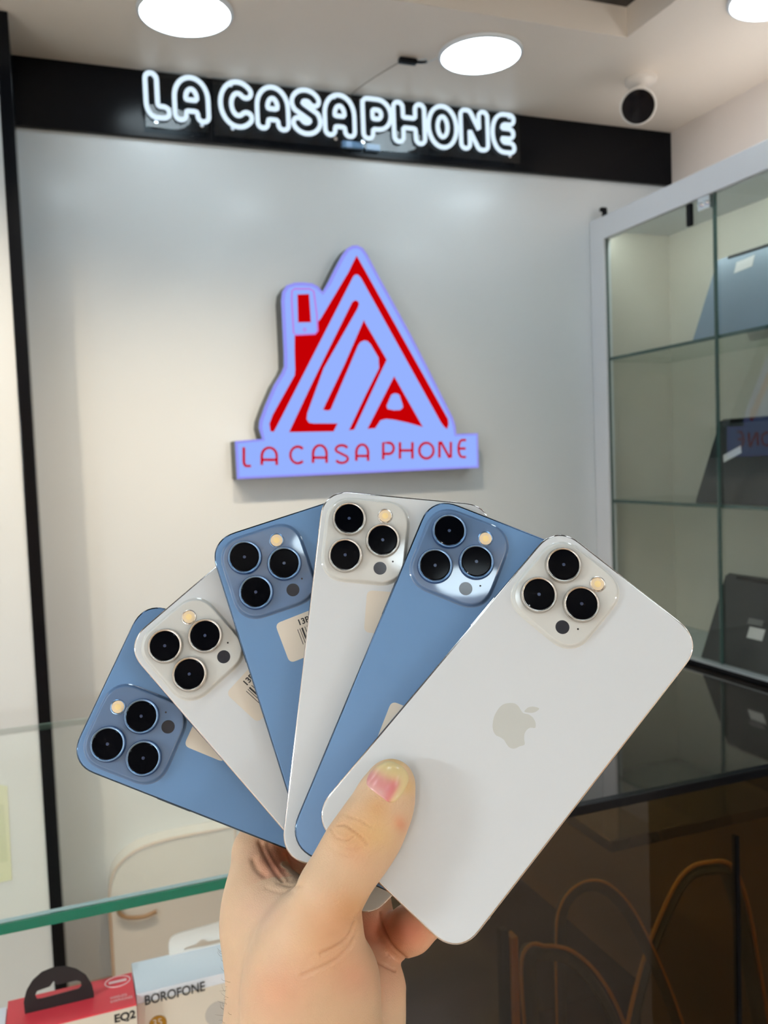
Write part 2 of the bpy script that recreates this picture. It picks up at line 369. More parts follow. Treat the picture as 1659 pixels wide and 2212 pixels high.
# ------------------------------------------------------------------ illuminated house logo
YG = D-.075
lg = thing('illuminated_logo_sign', (0.93, YG, -.03), 'glowing lavender and red house logo sign with LA CASA PHONE bar on the white wall', 'logo sign')
def G(x, y, Y=YG): return at(460+x/2.676, 500+y/2.676, 1, Y)
def house(pts, Y=YG, closed=True): return [G(x, y, Y) for x, y in pts]
out = [(128,1212),(285,1199),(266,1135),(270,1095),(300,1010),(352,890),(398,815),(412,780),(411,700),(404,560),(396,400),(402,348),(425,312),(470,296),(520,294),(575,300),(608,318),(634,350),
       (668,290),(705,215),(745,140),(775,98),(805,82),(835,80),(865,95),(890,130),(960,262),(1050,425),(1145,600),(1240,785),(1320,945),(1388,1080),(1402,1125),(1406,1171),(1531,1166),(1536,1366),(140,1432)]
FO = house(out)
MB().prism([p+np.array([0, .004, 0]) for p in FO], (0, .071, 0)).build('side_casing', m_grey_plastic, lg)
m_lav = emit_mat('logo_face', srgb(150, 178, 255), 1.0)
MB().prism(FO, (0, .004, 0)).build('light_face', m_lav, lg)
# violet rim glow of the face: narrow band round the edge, lit by the same led
m_vio = emit_mat('logo_rim', srgb(150, 150, 246), 1.0)
cen = np.array([G(800, 900)[0], YG, G(800, 900)[2]])
def rim(loop, wd, lift):
    P = [np.array(p) for p in loop]; n = len(P); v = []
    for i in range(n):
        a = P[i]-P[i-1]; c = P[(i+1) % n]-P[i]
        na = np.array([a[2], 0, -a[0]]); na /= np.linalg.norm(na); nc = np.array([c[2], 0, -c[0]]); nc /= np.linalg.norm(nc)
        m = na+nc; m /= max(.5, np.linalg.norm(m)); v.append(m)
    area = sum(P[i][0]*P[(i+1) % n][2]-P[(i+1) % n][0]*P[i][2] for i in range(n))
    sg = -1 if area > 0 else 1
    q = [P[i]+v[i]*wd*sg for i in range(n)]
    vs = [p+np.array([0, -lift, 0]) for p in P+q]
    return vs, [(i, (i+1) % n, n+(i+1) % n, n+i) for i in range(n)]
vs, fs = rim(FO, .010, .0006); MB().add(vs, fs).build('rim_glow', m_vio, lg, fix=False)
m_logo_red = emit_mat('logo_red', srgb(196, 0, 4), 1.0)
rb = MB()
def redpoly(pts, lift=.0016): rb.prism([p+np.array([0, -lift, 0]) for p in house(pts)], (0, .0014, 0))
redpoly([(830,140),(858,190),(1358,1085),(1361,1115),(1353,1143),(1335,1128),(1318,1105),(855,268),(838,250),(822,250),(810,262),(390,1085),(352,1158),(332,1155),(326,1112),(345,1060),(472,832),(475,800),(472,700),(472,602),(590,597),(603,580),(606,522),(622,505),(785,232),(800,200)])
redpoly([(805,408),(822,398),(838,404),(844,420),(836,445),(640,790),(545,1050),(541,1085),(555,1106),(580,1110),(720,1110),(697,1156),(440,1160),(560,905),(640,740)])
redpoly([(872,512),(880,530),(1004,742),(962,830),(816,1145),(786,1150),(880,950),(960,790),(957,730),(910,650),(893,634),(875,630),(852,640),(838,660),(680,1030),(662,1036),(636,1030),(650,1000),(760,770)])
# letter a with its rounded hole: two halves that meet at the hole
redpoly([(1047,838),(1047,936),(1030,945),(1003,1008),(1008,1026),(1045,1034),(1045,1088),(1000,1084),(968,1092),(937,1138),(893,1141)])
redpoly([(1047,838),(1212,1130),(1120,1104),(1045,1088),(1045,1034),(1082,1032),(1098,1018),(1096,1000),(1078,946),(1065,937),(1047,936)])
redpoly([(488,365),(555,362),(566,525),(492,526)])
# bar lettering
TL_ = [('L', 178, 228, 1248, 1356), ('A', 282, 368, 1250, 1350), ('C', 447, 526, 1244, 1340), ('A', 578, 656, 1236, 1338), ('S', 706, 782, 1236, 1338), ('A', 828, 896, 1232, 1326),
       ('P', 982, 1046, 1222, 1318), ('H', 1080, 1152, 1218, 1314), ('O', 1192, 1274, 1222, 1312), ('N', 1308, 1374, 1216, 1308), ('E', 1418, 1462, 1206, 1304)]
for c, xa_, xb_, ya, yb in TL_:
    for pl in LET[c]:
        P = [G(xa_+(xb_-xa_)*x, yb+(ya-yb)*y)+np.array([0, -.0012, 0]) for x, y in pl]
        rb.tube(P, .0042, 6, flat=1.0)
rb.build('red_lettering', m_logo_red, lg)
m_pur = emit_mat('logo_purple', srgb(188, 130, 226), 1.0)
ph = [(470,332),(560,332),(582,345),(600,480),(604,575),(590,592),(480,598),(466,588),(455,400),(456,345)]
MB().tube([G(x, y)+np.array([0, -.0006, 0]) for x, y in ph], .0028, 6, closed=True).tube([G(x, y)+np.array([0, -.0006, 0]) for x, y in arc(530, 568, 8, 8, 0, 360, 10)[:-1]], .0018, 6, closed=True).build('phone_outline', m_pur, lg)

# ------------------------------------------------------------------ security camera
sc_ = thing('security_camera', (1.75, 2.27, CE), 'small white security camera with a round black face, hanging from the ceiling', 'security camera')
bc = at(1378, 228, 1, 2.25); fdir = -bc/np.linalg.norm(bc); fdir = fdir+np.array([0.02, 0, -.10]); fdir /= np.linalg.norm(fdir)
mpos = at(1384, 170, 2, CE)
m_camw = mat('camera_white', srgb(222, 216, 208), .35)
MB().lathe([(0, 0), (.048, 0), (.048, -.012), (.040, -.02), (.016, -.024), (.013, -.055), (0, -.055)], mpos, (0, 0, 1), 32).build('mount', m_camw, sc_, smooth=40)
bod = bc-fdir*.02
MB().tube([mpos+np.array([0, 0, -.05]), (mpos+bod)/2+np.array([0, 0, .006]), bod+np.array([0, 0, .03])], .012, 12).build('arm', m_camw, sc_, smooth=40)
MB().lathe([(0, -.075), (.028, -.070), (.044, -.050), (.052, -.02), (.054, .015), (.0535, .028), (.050, .034), (.047, .032)], bc, fdir, 40).build('housing', m_camw, sc_, smooth=60)
MB().lathe([(0, .0365), (.030, .036), (.0475, .0345), (.0478, .031), (0, .02)], bc, fdir, 40).build('lens_face', mat('lens_black', srgb(8, 8, 14), .12, spec=.15), sc_, smooth=60)

# ------------------------------------------------------------------ display cabinet on the right wall
CXF = 1.812
cab = thing('display_cabinet', (1.99, 1.2, FL), 'white-framed tall display cabinet with glass shelves holding laptops, on the right wall', 'display cabinet')
CY0 = 0.15
MB().box((CXF, 2.574, -1.49), (CXF+.03, D-.002, .812), .002).box((CXF, CY0, .735), (CXF+.03, 2.574, .812), .002).box((CXF, CY0, -1.49), (CXF+.03, CY0+.06, .735), .002).build('frame', m_white_frame, cab)
MB().box((CXF+.03, CY0, .780), (XR-.002, D-.002, .808)).build('top_panel', m_white_frame, cab)
m_inner = mat('cabinet_inner', srgb(214, 208, 198), .5)
MB().box((XR-.018, CY0, -.66), (XR-.002, D-.002, .780)).build('back_panel', m_inner, cab)
MB().box((CXF+.032, D-.016, -.66), (XR-.018, D-.002, .780)).build('end_panel', m_inner, cab)
for z in (.325, -.170):
    s_ = MB().box((CXF+.020, CY0+.03, z-.005), (XR-.02, D-.018, z+.004)).build('glass_shelf', glass_mat('shelf_glass', (.75, .80, .77, 1)), cab)
    MB().box((CXF+.0185, CY0+.03, z-.006), (CXF+.0215, D-.018, z+.005)).build('shelf_edge', m_dgreen, s_)
MB().box((CXF+.006, CY0+.03, -.665), (XR-.02, D-.018, -.648)).build('bottom_board', mat('bottom_board', srgb(176, 186, 190), .25), cab)
MB().box((CXF+.003, CY0+.03, -.667), (CXF+.0065, D-.018, -.652)).build('board_edge', m_black, cab)
for k, (ya, yb, xo) in enumerate(((2.040, 2.572, .008), (1.30, 2.060, .0155), (.62, 1.32, .008), (CY0+.06, .64, .0155))):
    g = MB().box((CXF+xo, ya, -.64), (CXF+xo+.005, yb, .734)).build('sliding_door', m_glass_c, cab)
    for yy in (ya, yb-.004): MB().box((CXF+xo-.0005, yy, -.64), (CXF+xo+.0055, yy+.003, .734)).build('pane_edge', m_dgreen, g)
MB().box((CXF-.004, 2.050, .695), (CXF+.010, 2.100, .733), .002).lathe([(0, -.010), (.006, -.009), (.006, 0)], (CXF-.003, 2.062, .712), (1, 0, 0), 12).lathe([(0, -.010), (.006, -.009), (.006, 0)], (CXF-.003, 2.086, .712), (1, 0, 0), 12).build('chrome_clamp', m_chrome, cab)
MB().box((CXF-.006, 2.128, .664), (CXF+.008, 2.150, .730), .005).build('lock', m_black, cab)
low = thing('lower_cabinet', (1.99, 1.3, FL), 'dark brown glossy base unit under the glass display cabinet', 'cabinet')
MB().box((CXF+.008, CY0+.06, -1.15), (XR-.002, 2.573, -.67)).build('body', m_dark, low)
MB().box((CXF-.01, CY0+.06, -1.19), (XR-.002, 2.573, -1.152)).build('ledge', mat('ledge', srgb(118, 112, 100), .4), low)
MB().box((CXF+.02, CY0+.06, -1.5), (XR-.002, 2.573, -1.191)).build('plinth', m_dark, low)
MB().box((CXF+.004, 2.035, -1.15), (CXF+.0085, 2.042, -.67)).build('door_gap', m_black, low)
MB().box((1.848, CY0+.05, .770), (1.862, 2.60, .779)).build('fill_led_strip', emit_mat('cabinet_fill_led', (.92, 1, .93, 1), CAB_LED), cab)  # added strip behind the rail, brightens the cabinet interior
MB().box((1.90, CY0+.1, .809), (1.94, 2.45, .822)).build('added_cove_strip', emit_mat('added_cove_led', (1, .90, .82, 1), COVE), cab)  # added strip, out of view, throws extra light on the ceiling
hk = MB().box((1.846, 2.61, .810), (1.858, 2.63, .852), .003).box((1.835, 2.612, .842), (1.858, 2.628, .856), .003)
tag(hk.build('wall_hook', m_black), 'tiny black hook standing on the far end of the white cabinet top', 'hook')

def laptop(z, m, label, stickers, y1=2.18, tone=None):
    t = thing('laptop', (1.93, y1-.18, z), label, 'laptop', 'laptops in the glass cabinet')
    wd, th = .36, .008; y0 = y1-wd
    a = np.array([1.850, 0, z+.001]); b = np.array([1.950, 0, z+.250]); u = (b-a)/np.linalg.norm(b-a); n = np.array([-u[2], 0, u[0]])  # outward normal (-x)
    def slab(p, q, nn, thk):
        Y0 = np.array([0, y0, 0]); Y1 = np.array([0, y1, 0])
        return MB().prism([p+Y0, p+Y1, q+Y1, q+Y0], nn*thk)
    lid = slab(a, b, -n, th).build('lid', m, t)
    c = np.array([2.075, 0, z+.002]); d = (c-b)/np.linalg.norm(c-b); nb = np.array([d[2], 0, -d[0]])
    slab(b-n*.003, c, -nb if nb[0] < 0 else nb, .014).build('base', m, t)
    MB().tube([b+np.array([0, y0+.05, -.004]), b+np.array([0, y1-.05, -.004])], .006, 10).build('hinge', m_black, t)
    def onlid(uu, vv):
        r = ray(uu, vv); k = (a@n)/(r@n); return r*k
    for (uu, vv, wu, hv, rot, mm, nm) in stickers:
        o = onlid(uu, vv); Yv = np.array([0, -1.0, 0]); c_, s_ = math.cos(rot), math.sin(rot)
        X_ = Yv*c_+u*s_; Z_ = -Yv*s_+u*c_
        MB().prism([o+X_*wu*i+Z_*hv*j+n*.0004 for i, j in ((-.5, -.5), (.5, -.5), (.5, .5), (-.5, .5))], n*.0004).build(nm, mm, t)
    return t
m_lapg = mat('laptop_blue_grey', srgb(126, 142, 162), .35, metal=.2)
m_lapb = mat('laptop_black', srgb(22, 26, 30), .28)
m_lbl = mat('label_white', srgb(224, 220, 222), .5)
m_logo_g = mat('emblem_grey', srgb(120, 120, 122), .3, metal=.6)
laptop(.330, m_lapg, 'blue-grey laptop with a white label, standing folded on the upper glass shelf', [(1608, 571, .070, .036, .1, m_lbl, 'label_sticker')])
laptop(-.165, m_lapb, 'black laptop with a tilted white label, standing folded on the middle glass shelf', [(1582, 981, .068, .026, .45, m_lbl, 'label_sticker')])
laptop(-.647, m_lapb, 'black laptop with a small white label under a grey emblem, on the lowest shelf', [(1633, 1369, .060, .034, .0, m_lbl, 'label_sticker'), (1632, 1344, .058, .018, 0, m_logo_g, 'emblem')], y1=2.165)

# ------------------------------------------------------------------ glass counter
ct = thing('glass_counter', (.25, 1.45, FL), 'long glass-topped shop counter with a thick green edge, crossing the picture behind the hand', 'counter')
gt = MB().box((-1.25, 1.0435, -.512), (.60, 1.855, -.500)).build('glass_top', glass_mat('counter_glass', (.90, .95, .93, 1), boost=2.2), ct)
MB().box((-1.25, 1.0400, -.5122), (.45, 1.0433, -.5002)).build('polished_edge', m_green, gt)
MB().box((-1.25, 1.855, -.5122), (.60, 1.858, -.5002)).build('rear_edge', mat('rear_edge', srgb(120, 150, 145), .3), gt)
MB().box((-1.25, 1.0434, -.4999), (.45, 1.051, -.4993)).build('edge_bevel', mat('edge_bevel', srgb(150, 178, 176), .25), gt)
MB().box((.300, 1.0445, -1.22), (1.295, 1.0505, -.513)).build('tinted_front_pane', m_bronze, ct)
MB().box((.45, 1.038, -.5125), (1.295, 1.052, -.4985), .001).build('shaded_edge_strip', m_black, ct)  # black strip standing in for the unlit right part of the glass edge
MB().box((.952, 1.0425, -1.22), (.958, 1.0525, -.60)).build('pane_seam', m_black, ct)
m_cw = mat('counter_white', srgb(214, 208, 204), .4)
MB().box((-1.22, 1.06, -.810), (.235, 1.24, -.802)).build('lower_shelf', m_glass, ct)
MB().box((-1.22, 1.07, -1.5), (-1.18, 1.24, -.812)).box((.19, 1.07, -1.5), (.23, 1.24, -.812)).build('shelf_support', m_cw, ct)
MB().box((.30, 1.045, -1.5), (1.29, 1.10, -1.225)).build('dark_base_unit', m_dark, ct)
MB().box((-1.24, 1.06, -1.3), (-1.228, 1.84, -.513)).build('end_pane', m_glass, ct)

side = thing('side_counter', (1.55, 1.4, FL), 'side counter with a dark mirror-like top in front of the display cabinet', 'counter')
m_dmir = mat('dark_mirror_glass', srgb(84, 78, 72), .05, metal=.75, spec=.6, coat=.5)
MB().box((.86, 1.24, -.690), (1.806, 2.56, -.668), .002).box((1.30, .3, -.690), (1.806, 1.2395, -.668), .002).build('worktop', m_dmir, side)
MB().box((1.34, .32, -1.5), (1.78, 2.56, -.691)).build('body', mat('brown_body', srgb(136, 118, 90), .5), side)
e = at(1300, 2050, 1, 1.30)
MB().prism([(.34, 1.19, -1.499), (e[0], 1.19, -1.499), (e[0], 2.1, -1.499), (.58, 2.1, -1.499)], (0, 0, e[2]+1.499)).build('dark_shadow_block', m_dark, ct)  # dark block shaped to stand in for the shadow under the counter
m_strap = mat('strap_grey', srgb(58, 70, 68), .4); m_gold = mat('strap_gold', srgb(206, 168, 84), .35)
def strap(pts, Y, wd, label):
    t = thing('curved_strap', at(pts[0][0], pts[0][1], 1, Y), label, 'strap', 'curved straps behind the tinted glass')
    P = catmull([at(u, v, 1, Y) for u, v in pts], 8)
    P = [p+np.array([0, .012*math.sin(i*.12), 0]) for i, p in enumerate(P)]
    MB().tube(P, wd, 10, flat=.5).build('strap_body', m_strap, t, smooth=60)
    n = len(P); Q = []
    for i in range(n):
        d = P[min(i+1, n-1)]-P[max(i-1, 0)]; q = np.array([d[2], 0, -d[0]]); q /= np.linalg.norm(q); q *= -1 if q[2] < 0 and i < n/2 else 1
        s0 = np.array([d[2], 0, -d[0]])/np.linalg.norm([d[2], d[0]]); Q.append(P[i]-s0*wd*.9+np.array([0, -wd*.35, 0]))
    MB().tube(Q, wd*.22, 8).build('gold_edge', m_gold, t, smooth=60)
strap([(1212, 2240), (1216, 2040), (1228, 1960), (1262, 1916), (1300, 1914), (1345, 1960), (1400, 2060), (1448, 2160), (1480, 2240)], 1.13, .0095, 'middle grey arched strap with a thin gold edge under the counter glass')
strap([(1360, 2240), (1400, 2110), (1440, 2000), (1482, 1900), (1520, 1874), (1556, 1880), (1590, 1960), (1622, 2080), (1656, 2240)], 1.15, .017, 'tallest and widest grey arched strap at the right under the counter glass')
strap([(1148, 2240), (1146, 2078), (1178, 2066), (1222, 2068), (1262, 2100), (1300, 2160), (1336, 2240)], 1.11, .014, 'lowest grey arched strap with a gold edge beside the black stand')
t = thing('black_stand', at(1105, 2330, 1, 1.09), 'black upright stand with a gold strip under the tinted counter glass', 'stand')
pa, pb = at(1078, 2010, 1, 1.09), at(1122, 2330, 1, 1.09)
MB().box((pa[0], 1.085, -1.22), (pb[0]-.012, 1.10, pa[2]), .002).build('upright', m_black, t)
MB().box((pb[0]-.012, 1.08, -1.22), (pb[0], 1.10, pa[2]-.01), .002).build('gold_strip', mat('gold_strip', srgb(190, 150, 70), .4), t)

# ------------------------------------------------------------------ things behind and inside the counter on the left
def ringprism(mb, outer, inner, d, n=72):
    """flat plate with one hole, both loops resampled by length"""
    def res(P):
        P = [np.array(p, float) for p in P]; P.append(P[0]); L = np.cumsum([0]+[np.linalg.norm(P[i+1]-P[i]) for i in range(len(P)-1)]); o = []
        for k in range(n):
            s = L[-1]*k/n; i = min(np.searchsorted(L, s, 'right')-1, len(P)-2); t = (s-L[i])/(L[i+1]-L[i]+1e-12); o.append(P[i]*(1-t)+P[i+1]*t)
        return o
    A = res(outer); B = res(inner); k0 = int(np.argmin([np.linalg.norm(q-A[0]) for q in B])); B = B[k0:]+B[:k0]; d = np.array(d, float)
    v = A+B+[q+d for q in A]+[q+d for q in B]; f = []
    for i in range(n):
        j = (i+1) % n; f += [(i, j, n+j, n+i), (2*n+i, 3*n+i, 3*n+j, 2*n+j), (i, 2*n+i, 2*n+j, j), (n+i, n+j, 3*n+j, 3*n+i)]
    mb.add(v, f); return mb
ZT = -.660
rbx = thing('earphone_box', (-.017, 1.128, ZT-.14), 'red and beige carton with a black half-round hanging tab, bottom left under the counter glass', 'box', 'earphone cartons under the counter')
MB().box((-.092, 1.0915, ZT-.14), (.0580, 1.165, ZT)).build('carton', m_red, rbx)
MB().box((-.0918, 1.0905, ZT-.139), (.0578, 1.0914, ZT-.0015)).build('beige_front', m_card, rbx)
tp = [(54, 2192), (51, 2165), (57, 2140), (70, 2118), (90, 2100), (115, 2090), (140, 2087), (165, 2093), (185, 2106), (198, 2125), (203, 2145), (203, 2156)]
TPW = [at(u, v, 1, 1.128) for u, v in tp]
for q in (TPW[0], TPW[-1]): q[2] = ZT-.001
slot = [at(u, v, 1, 1.128) for u, v in [(80, 2158), (76, 2150), (80, 2141), (108, 2131), (116, 2119), (122, 2128), (165, 2118), (174, 2120), (176, 2130), (170, 2136), (125, 2148), (90, 2157)]]
ringprism(MB(), TPW, slot, (0, .0012, 0)).build('hanging_tab', m_ink, rbx)
m_wht = mat('print_white', srgb(240, 205, 205), .5)
b = MB(); X_, Y_ = np.array([1., 0, 0]), np.array([0, 1., 0]); c0 = at(254, 2121, 2, ZT)+np.array([0, 0, .0006])
b.tube([c0+X_*.0155*math.cos(q)+Y_*.012*math.sin(q) for q in np.linspace(0, 2*math.pi, 24, endpoint=False)], .0007, 6, closed=True)
b.box(c0-np.array([.011, .0025, .0003]), c0+np.array([.011, .0025, .0005]), .0004)
add_text(b, 'WIRELESS\nEARPHONES', .0048, at(238, 2160, 2, ZT)+np.array([0, 0, .0004]), X_, Y_*1.6, (0, 0, 0))
b.build('white_print', m_wht, rbx, fix=False)
b = MB(); add_text(b, 'EQ2', .014, at(247, 2212, 1, 1.0903), X_, (0, 0, 1), (0, 0, .0015), bold=.0006)
b.build('printed_name', m_ink, rbx, fix=False)
wbx = thing('small_box', (-.15, 1.12, ZT-.14), 'white and green carton cut off at the bottom left corner', 'box')
MB().box((-.22, 1.085, ZT-.14), (-.0935, 1.16, ZT-.004)).build('carton', m_cardw, wbx)
MB().box((-.22, 1.084, ZT-.034), (-.0937, 1.0849, ZT-.018)).build('green_band', mat('green_band', srgb(70, 160, 120), .5), wbx)
bbx = thing('earphone_box', (.13, 1.15, ZT-.14), 'white and beige carton printed BOROFONE with a white hanging tab, next to the red carton', 'box', 'earphone cartons under the counter')
MB().box((.0595, 1.1125, ZT-.14), (.199, 1.187, ZT)).build('carton', m_cardw, bbx)
MB().box((.0597, 1.1115, ZT-.139), (.1988, 1.1124, ZT-.013)).build('beige_front', m_card, bbx)
YB = 1.1105
tpo = [(366, 2068), (364, 2040), (368, 2027), (378, 2019), (400, 2012), (480, 1990), (560, 1972), (575, 1976), (580, 1990), (580, 2015)]
TPB = [at(u, v, 1, 1.184) for u, v in tpo]; TPB[0][2] = ZT-.001; TPB[-1][2] = ZT-.001
slot = [at(u, v, 1, 1.184) for u, v in [(398, 2052), (400, 2047), (424, 2040), (434, 2029), (442, 2029), (450, 2034), (480, 2027), (530, 2014), (534, 2020), (500, 2031), (450, 2043)]]
ringprism(MB(), TPB, slot, (0, .0012, 0)).build('hanging_tab', mat('tab_white', srgb(230, 228, 220), .5), bbx)
b = MB(); o1 = at(312, 2172, 1, YB); v_, f_ = text_mesh('BOROFONE', 1.0, bold=.012); wv = v_[:, 0].max()
sx = (at(443, 2141, 1, YB)[0]-o1[0])/wv
b.add([o1+np.array([q[0]*sx, 0, q[1]*sx*1.25]) for q in v_], f_); b.build('printed_name', m_ink, bbx, fix=False)
b = MB(); gb = at(341, 2212, 1, YB); b.lathe([(0, 0), (.0108, 0), (.0108, .0006), (0, .0006)], gb, (0, 1, 0), 28)
badge = b.build('gold_badge', mat('badge_gold', srgb(176, 130, 40), .3, metal=.5), bbx, smooth=40)
b = MB(); add_text(b, '35', .013, gb+np.array([-.007, -.0005, -.002]), X_, (0, 0, 1), (0, 0, 0)); b.build('badge_number', m_card, badge, fix=False)
b = MB(); ge = at(470, 2190, 1, YB); b.lathe([(0, 0), (.016, 0), (.016, .0005), (0, .0005)], ge, (0, 1, 0), 28).lathe([(0, 0), (.007, 0), (.007, .0005), (0, .0005)], ge+np.array([.014, 0, -.016]), (0, 1, 0), 20)
b.build('printed_picture', mat('print_grey', srgb(184, 180, 172), .5), bbx)

# pale rounded case and cable on the wall behind the counter
m_pale = mat('pale_plastic', srgb(214, 210, 202), .35)
case = thing('pale_case', (.21, 2.60, FL), 'pale rounded upright plastic case standing against the wall behind the counter', 'case')
P = [(q[0], q[1]) for q in [(.078, -1.5), (.078, -1.30)]+[tuple(q) for q in catmull([(.078, -1.25), (.082, -1.20), (.096, -1.155), (.128, -1.122), (.175, -1.100), (.24, -1.090), (.312, -1.087)], 5)]+[(.45, -1.087), (.45, -1.5)]]
MB().prism([(x, 2.585, z) for x, z in P], (0, .07, 0)).build('shell', m_pale, case)
MB().tube([(x, 2.584, z) for x, z in P], .0045, 10).build('rim', mat('pale_rim', srgb(196, 172, 148), .3), case, smooth=60)
P = [at(u, v, 1, 2.57) for u, v in [(256, 1950), (258, 1972), (275, 1982), (310, 1980), (338, 1969)]]
tag(MB().tube(catmull(P, 8), .006, 10).build('hook_handle', mat('brown_hook', srgb(150, 120, 88), .45), smooth=60), 'brown curved hook handle in front of the pale case', 'hook')
P = [at(u, v, 1, 2.41) for u, v in [(-30, 1690), (16, 1698), (26, 1900), (-30, 1912)]]
nt_ = thing('yellow_note', P[3], 'pale yellow-green paper note on the white wall section at the left edge', 'note')
MB().prism(P, (0, -.002, 0)).build('paper', mat('note_yellow', srgb(206, 212, 150), .6), nt_)
P = [at(u, v, 1, 2.4075) for u, v in [(-30, 1735), (8, 1738), (17, 1860), (-30, 1868)]]
MB().prism(P, (0, -.0006, 0)).build('printed_panel', mat('note_print', srgb(188, 198, 130), .6), nt_)

# ------------------------------------------------------------------ the six phones
POSE = [  # x, y, z (mm in front of the eye) and three turns
 ([-50.6507, -105.3143, -394.3187, -0.2816, 0.13, 1.2095], 1, 'blue'), ([-34.1814, -93.012, -390.1959, -0.2384, 0.0946, 0.747], 1, 'white'),
 ([-17.0492, -75.2445, -387.2677, -0.2267, 0.0664, 0.3389], 1, 'blue'), ([3.2321, -71.0454, -379.5276, -0.2362, 0.0027, -0.0955], 1, 'white'),
 ([26.5864, -78.5869, -368.8868, -0.2539, -0.0294, -0.3946], 1, 'blue'), ([51.8853, -88.6134, -357.0807, -0.2672, -0.0408, -0.7145], 1, 'white')]
def rot3(a, b, c):
    ca, sa, cb, sb, cc, s_ = math.cos(a), math.sin(a), math.cos(b), math.sin(b), math.cos(c), math.sin(c)
    return np.array([[1,0,0],[0,ca,-sa],[0,sa,ca]]) @ np.array([[cb,0,sb],[0,1,0],[-sb,0,cb]]) @ np.array([[cc,-s_,0],[s_,cc,0],[0,0,1]])
PH = []
for q, big, c in POSE:
    W_, H_ = (78.1, 160.8) if big else (71.5, 146.7)
    PH.append(dict(R=rot3(*q[3:]), t=np.array(q[:3]), W=W_, H=H_, big=big, c=c))
m_wback = mat('white_back_glass', srgb(211, 217, 221), .42, spec=.5, noise=(30, .01))
m_wbump = mat('white_camera_plate', srgb(208, 211, 208), .05, spec=.6, noise=(30, .01))
m_bback = mat('blue_back_glass', srgb(94, 135, 180), .38, spec=.6, noise=(30, .01))
m_bbump = mat('blue_camera_plate', srgb(92, 118, 152), .035, spec=.7, noise=(30, .01))
m_frs = mat('steel_frame', srgb(214, 208, 204), .10, metal=1.0)
m_frb = mat('blue_steel_frame', srgb(66, 84, 106), .10, metal=1.0)
m_ring = mat('lens_ring_silver', srgb(206, 202, 196), .22, metal=1.0)
m_ringb = mat('lens_ring_blue', srgb(120, 150, 186), .22, metal=1.0)
m_lens = mat('lens_glass', srgb(4, 5, 9), .06, spec=.05)
m_iris = mat('lens_iris', srgb(20, 42, 80), .2, spec=.8)
m_flash = mat('flash_diffuser', srgb(238, 216, 180), .35)
m_flash2 = mat('flash_led', srgb(250, 224, 160), .4)
m_lidar = mat('lidar_window', srgb(30, 34, 44), .12)
m_screen = mat('screen_glass', srgb(6, 6, 8), .05)
m_logo_w = mat('emblem_pale', srgb(194, 198, 194), .30, spec=.5)
m_logo_b = mat('emblem_blue', srgb(120, 152, 186), .2, metal=.4)
m_stk = mat('price_sticker', srgb(220, 212, 198), .6)
m_ant = mat('antenna_band', srgb(190, 190, 188), .5)
def rrect(w, h, r, n=10, cx=0, cy=0, p=2.3):
    o = []
    for (sx, sy, a0) in ((1, 1, 0), (-1, 1, 90), (-1, -1, 180), (1, -1, 270)):
        for i in range(n+1):
            a = math.radians(a0+90*i/n); c, s = math.cos(a), math.sin(a)
            o.append((cx+sx*(w/2-r)+r*math.copysign(abs(c)**(2/p), c), cy+sy*(h/2-r)+r*math.copysign(abs(s)**(2/p), s)))
    return o
def loft(mb, loops, zs, cap0=True, cap1=True):
    n = len(loops[0]); v = [(x, y, z) for L, z in zip(loops, zs) for x, y in L]; f = []
    for k in range(len(loops)-1):
        for i in range(n): f.append((k*n+i, k*n+(i+1) % n, (k+1)*n+(i+1) % n, (k+1)*n+i))
    if cap0: f.append(tuple(reversed(range(n))))
    if cap1: f.append(tuple((len(loops)-1)*n+i for i in range(n)))
    mb.add([(a/1000, b/1000, c/1000) for a, b, c in v], f); return mb
APPLE = [(195,1401),(225,1406),(250,1425),(270,1455),(290,1480),(330,1490),(362,1512),(382,1545),(387,1575),(380,1596),(345,1594),(318,1610),(300,1640),(296,1680),(300,1725),(262,1738),(235,1752),(208,1757),(178,1745),(155,1715),(140,1690),(110,1668),(80,1655),(62,1632),(52,1600),(52,1560),(62,1510),(85,1462),(115,1425),(150,1406)]
LEAF = [(298,1470),(315,1445),(340,1432),(375,1430),(414,1444),(395,1465),(370,1476),(340,1478)]
def to_local(P, u, v, z=0.0):
    r = np.array([(u-CX)/F_PX, -(v-CY)/F_PX, -1.0]); n = P['R'][:, 2]; k = ((P['t']+n*z)@n)/(r@n)
    return P['R'].T @ (r*k-P['t'])
def apple_local(P):
    return [to_local(P, 1050+x/3.606, 1130+y/3.606)[:2] for x, y in APPLE], [to_local(P, 1050+x/3.606, 1130+y/3.606)[:2] for x, y in LEAF]
AP = apple_local(PH[5]); apc = np.mean(AP[0], 0)
LABELS = ['blue phone at the lowest left of the fan, lying rearmost', 'white phone second from the left, tilted between two blue phones', 'blue phone third from the left with a 13P barcode sticker',
          'white phone standing nearly upright in the middle of the fan', 'blue phone with a lamp reflected in its camera plate, second from the right', 'large white phone at the front right with a pale fruit emblem']
LENS = [(13.6, 13.35), (13.6, 30.15), (29.6, 21.75)]
def local_mb_circle(mb, x, y, prof, n=36):
    mb.lathe([(r/1000, h/1000) for r, h in prof], (x/1000, y/1000, 0), (0, 0, 1), n); return mb
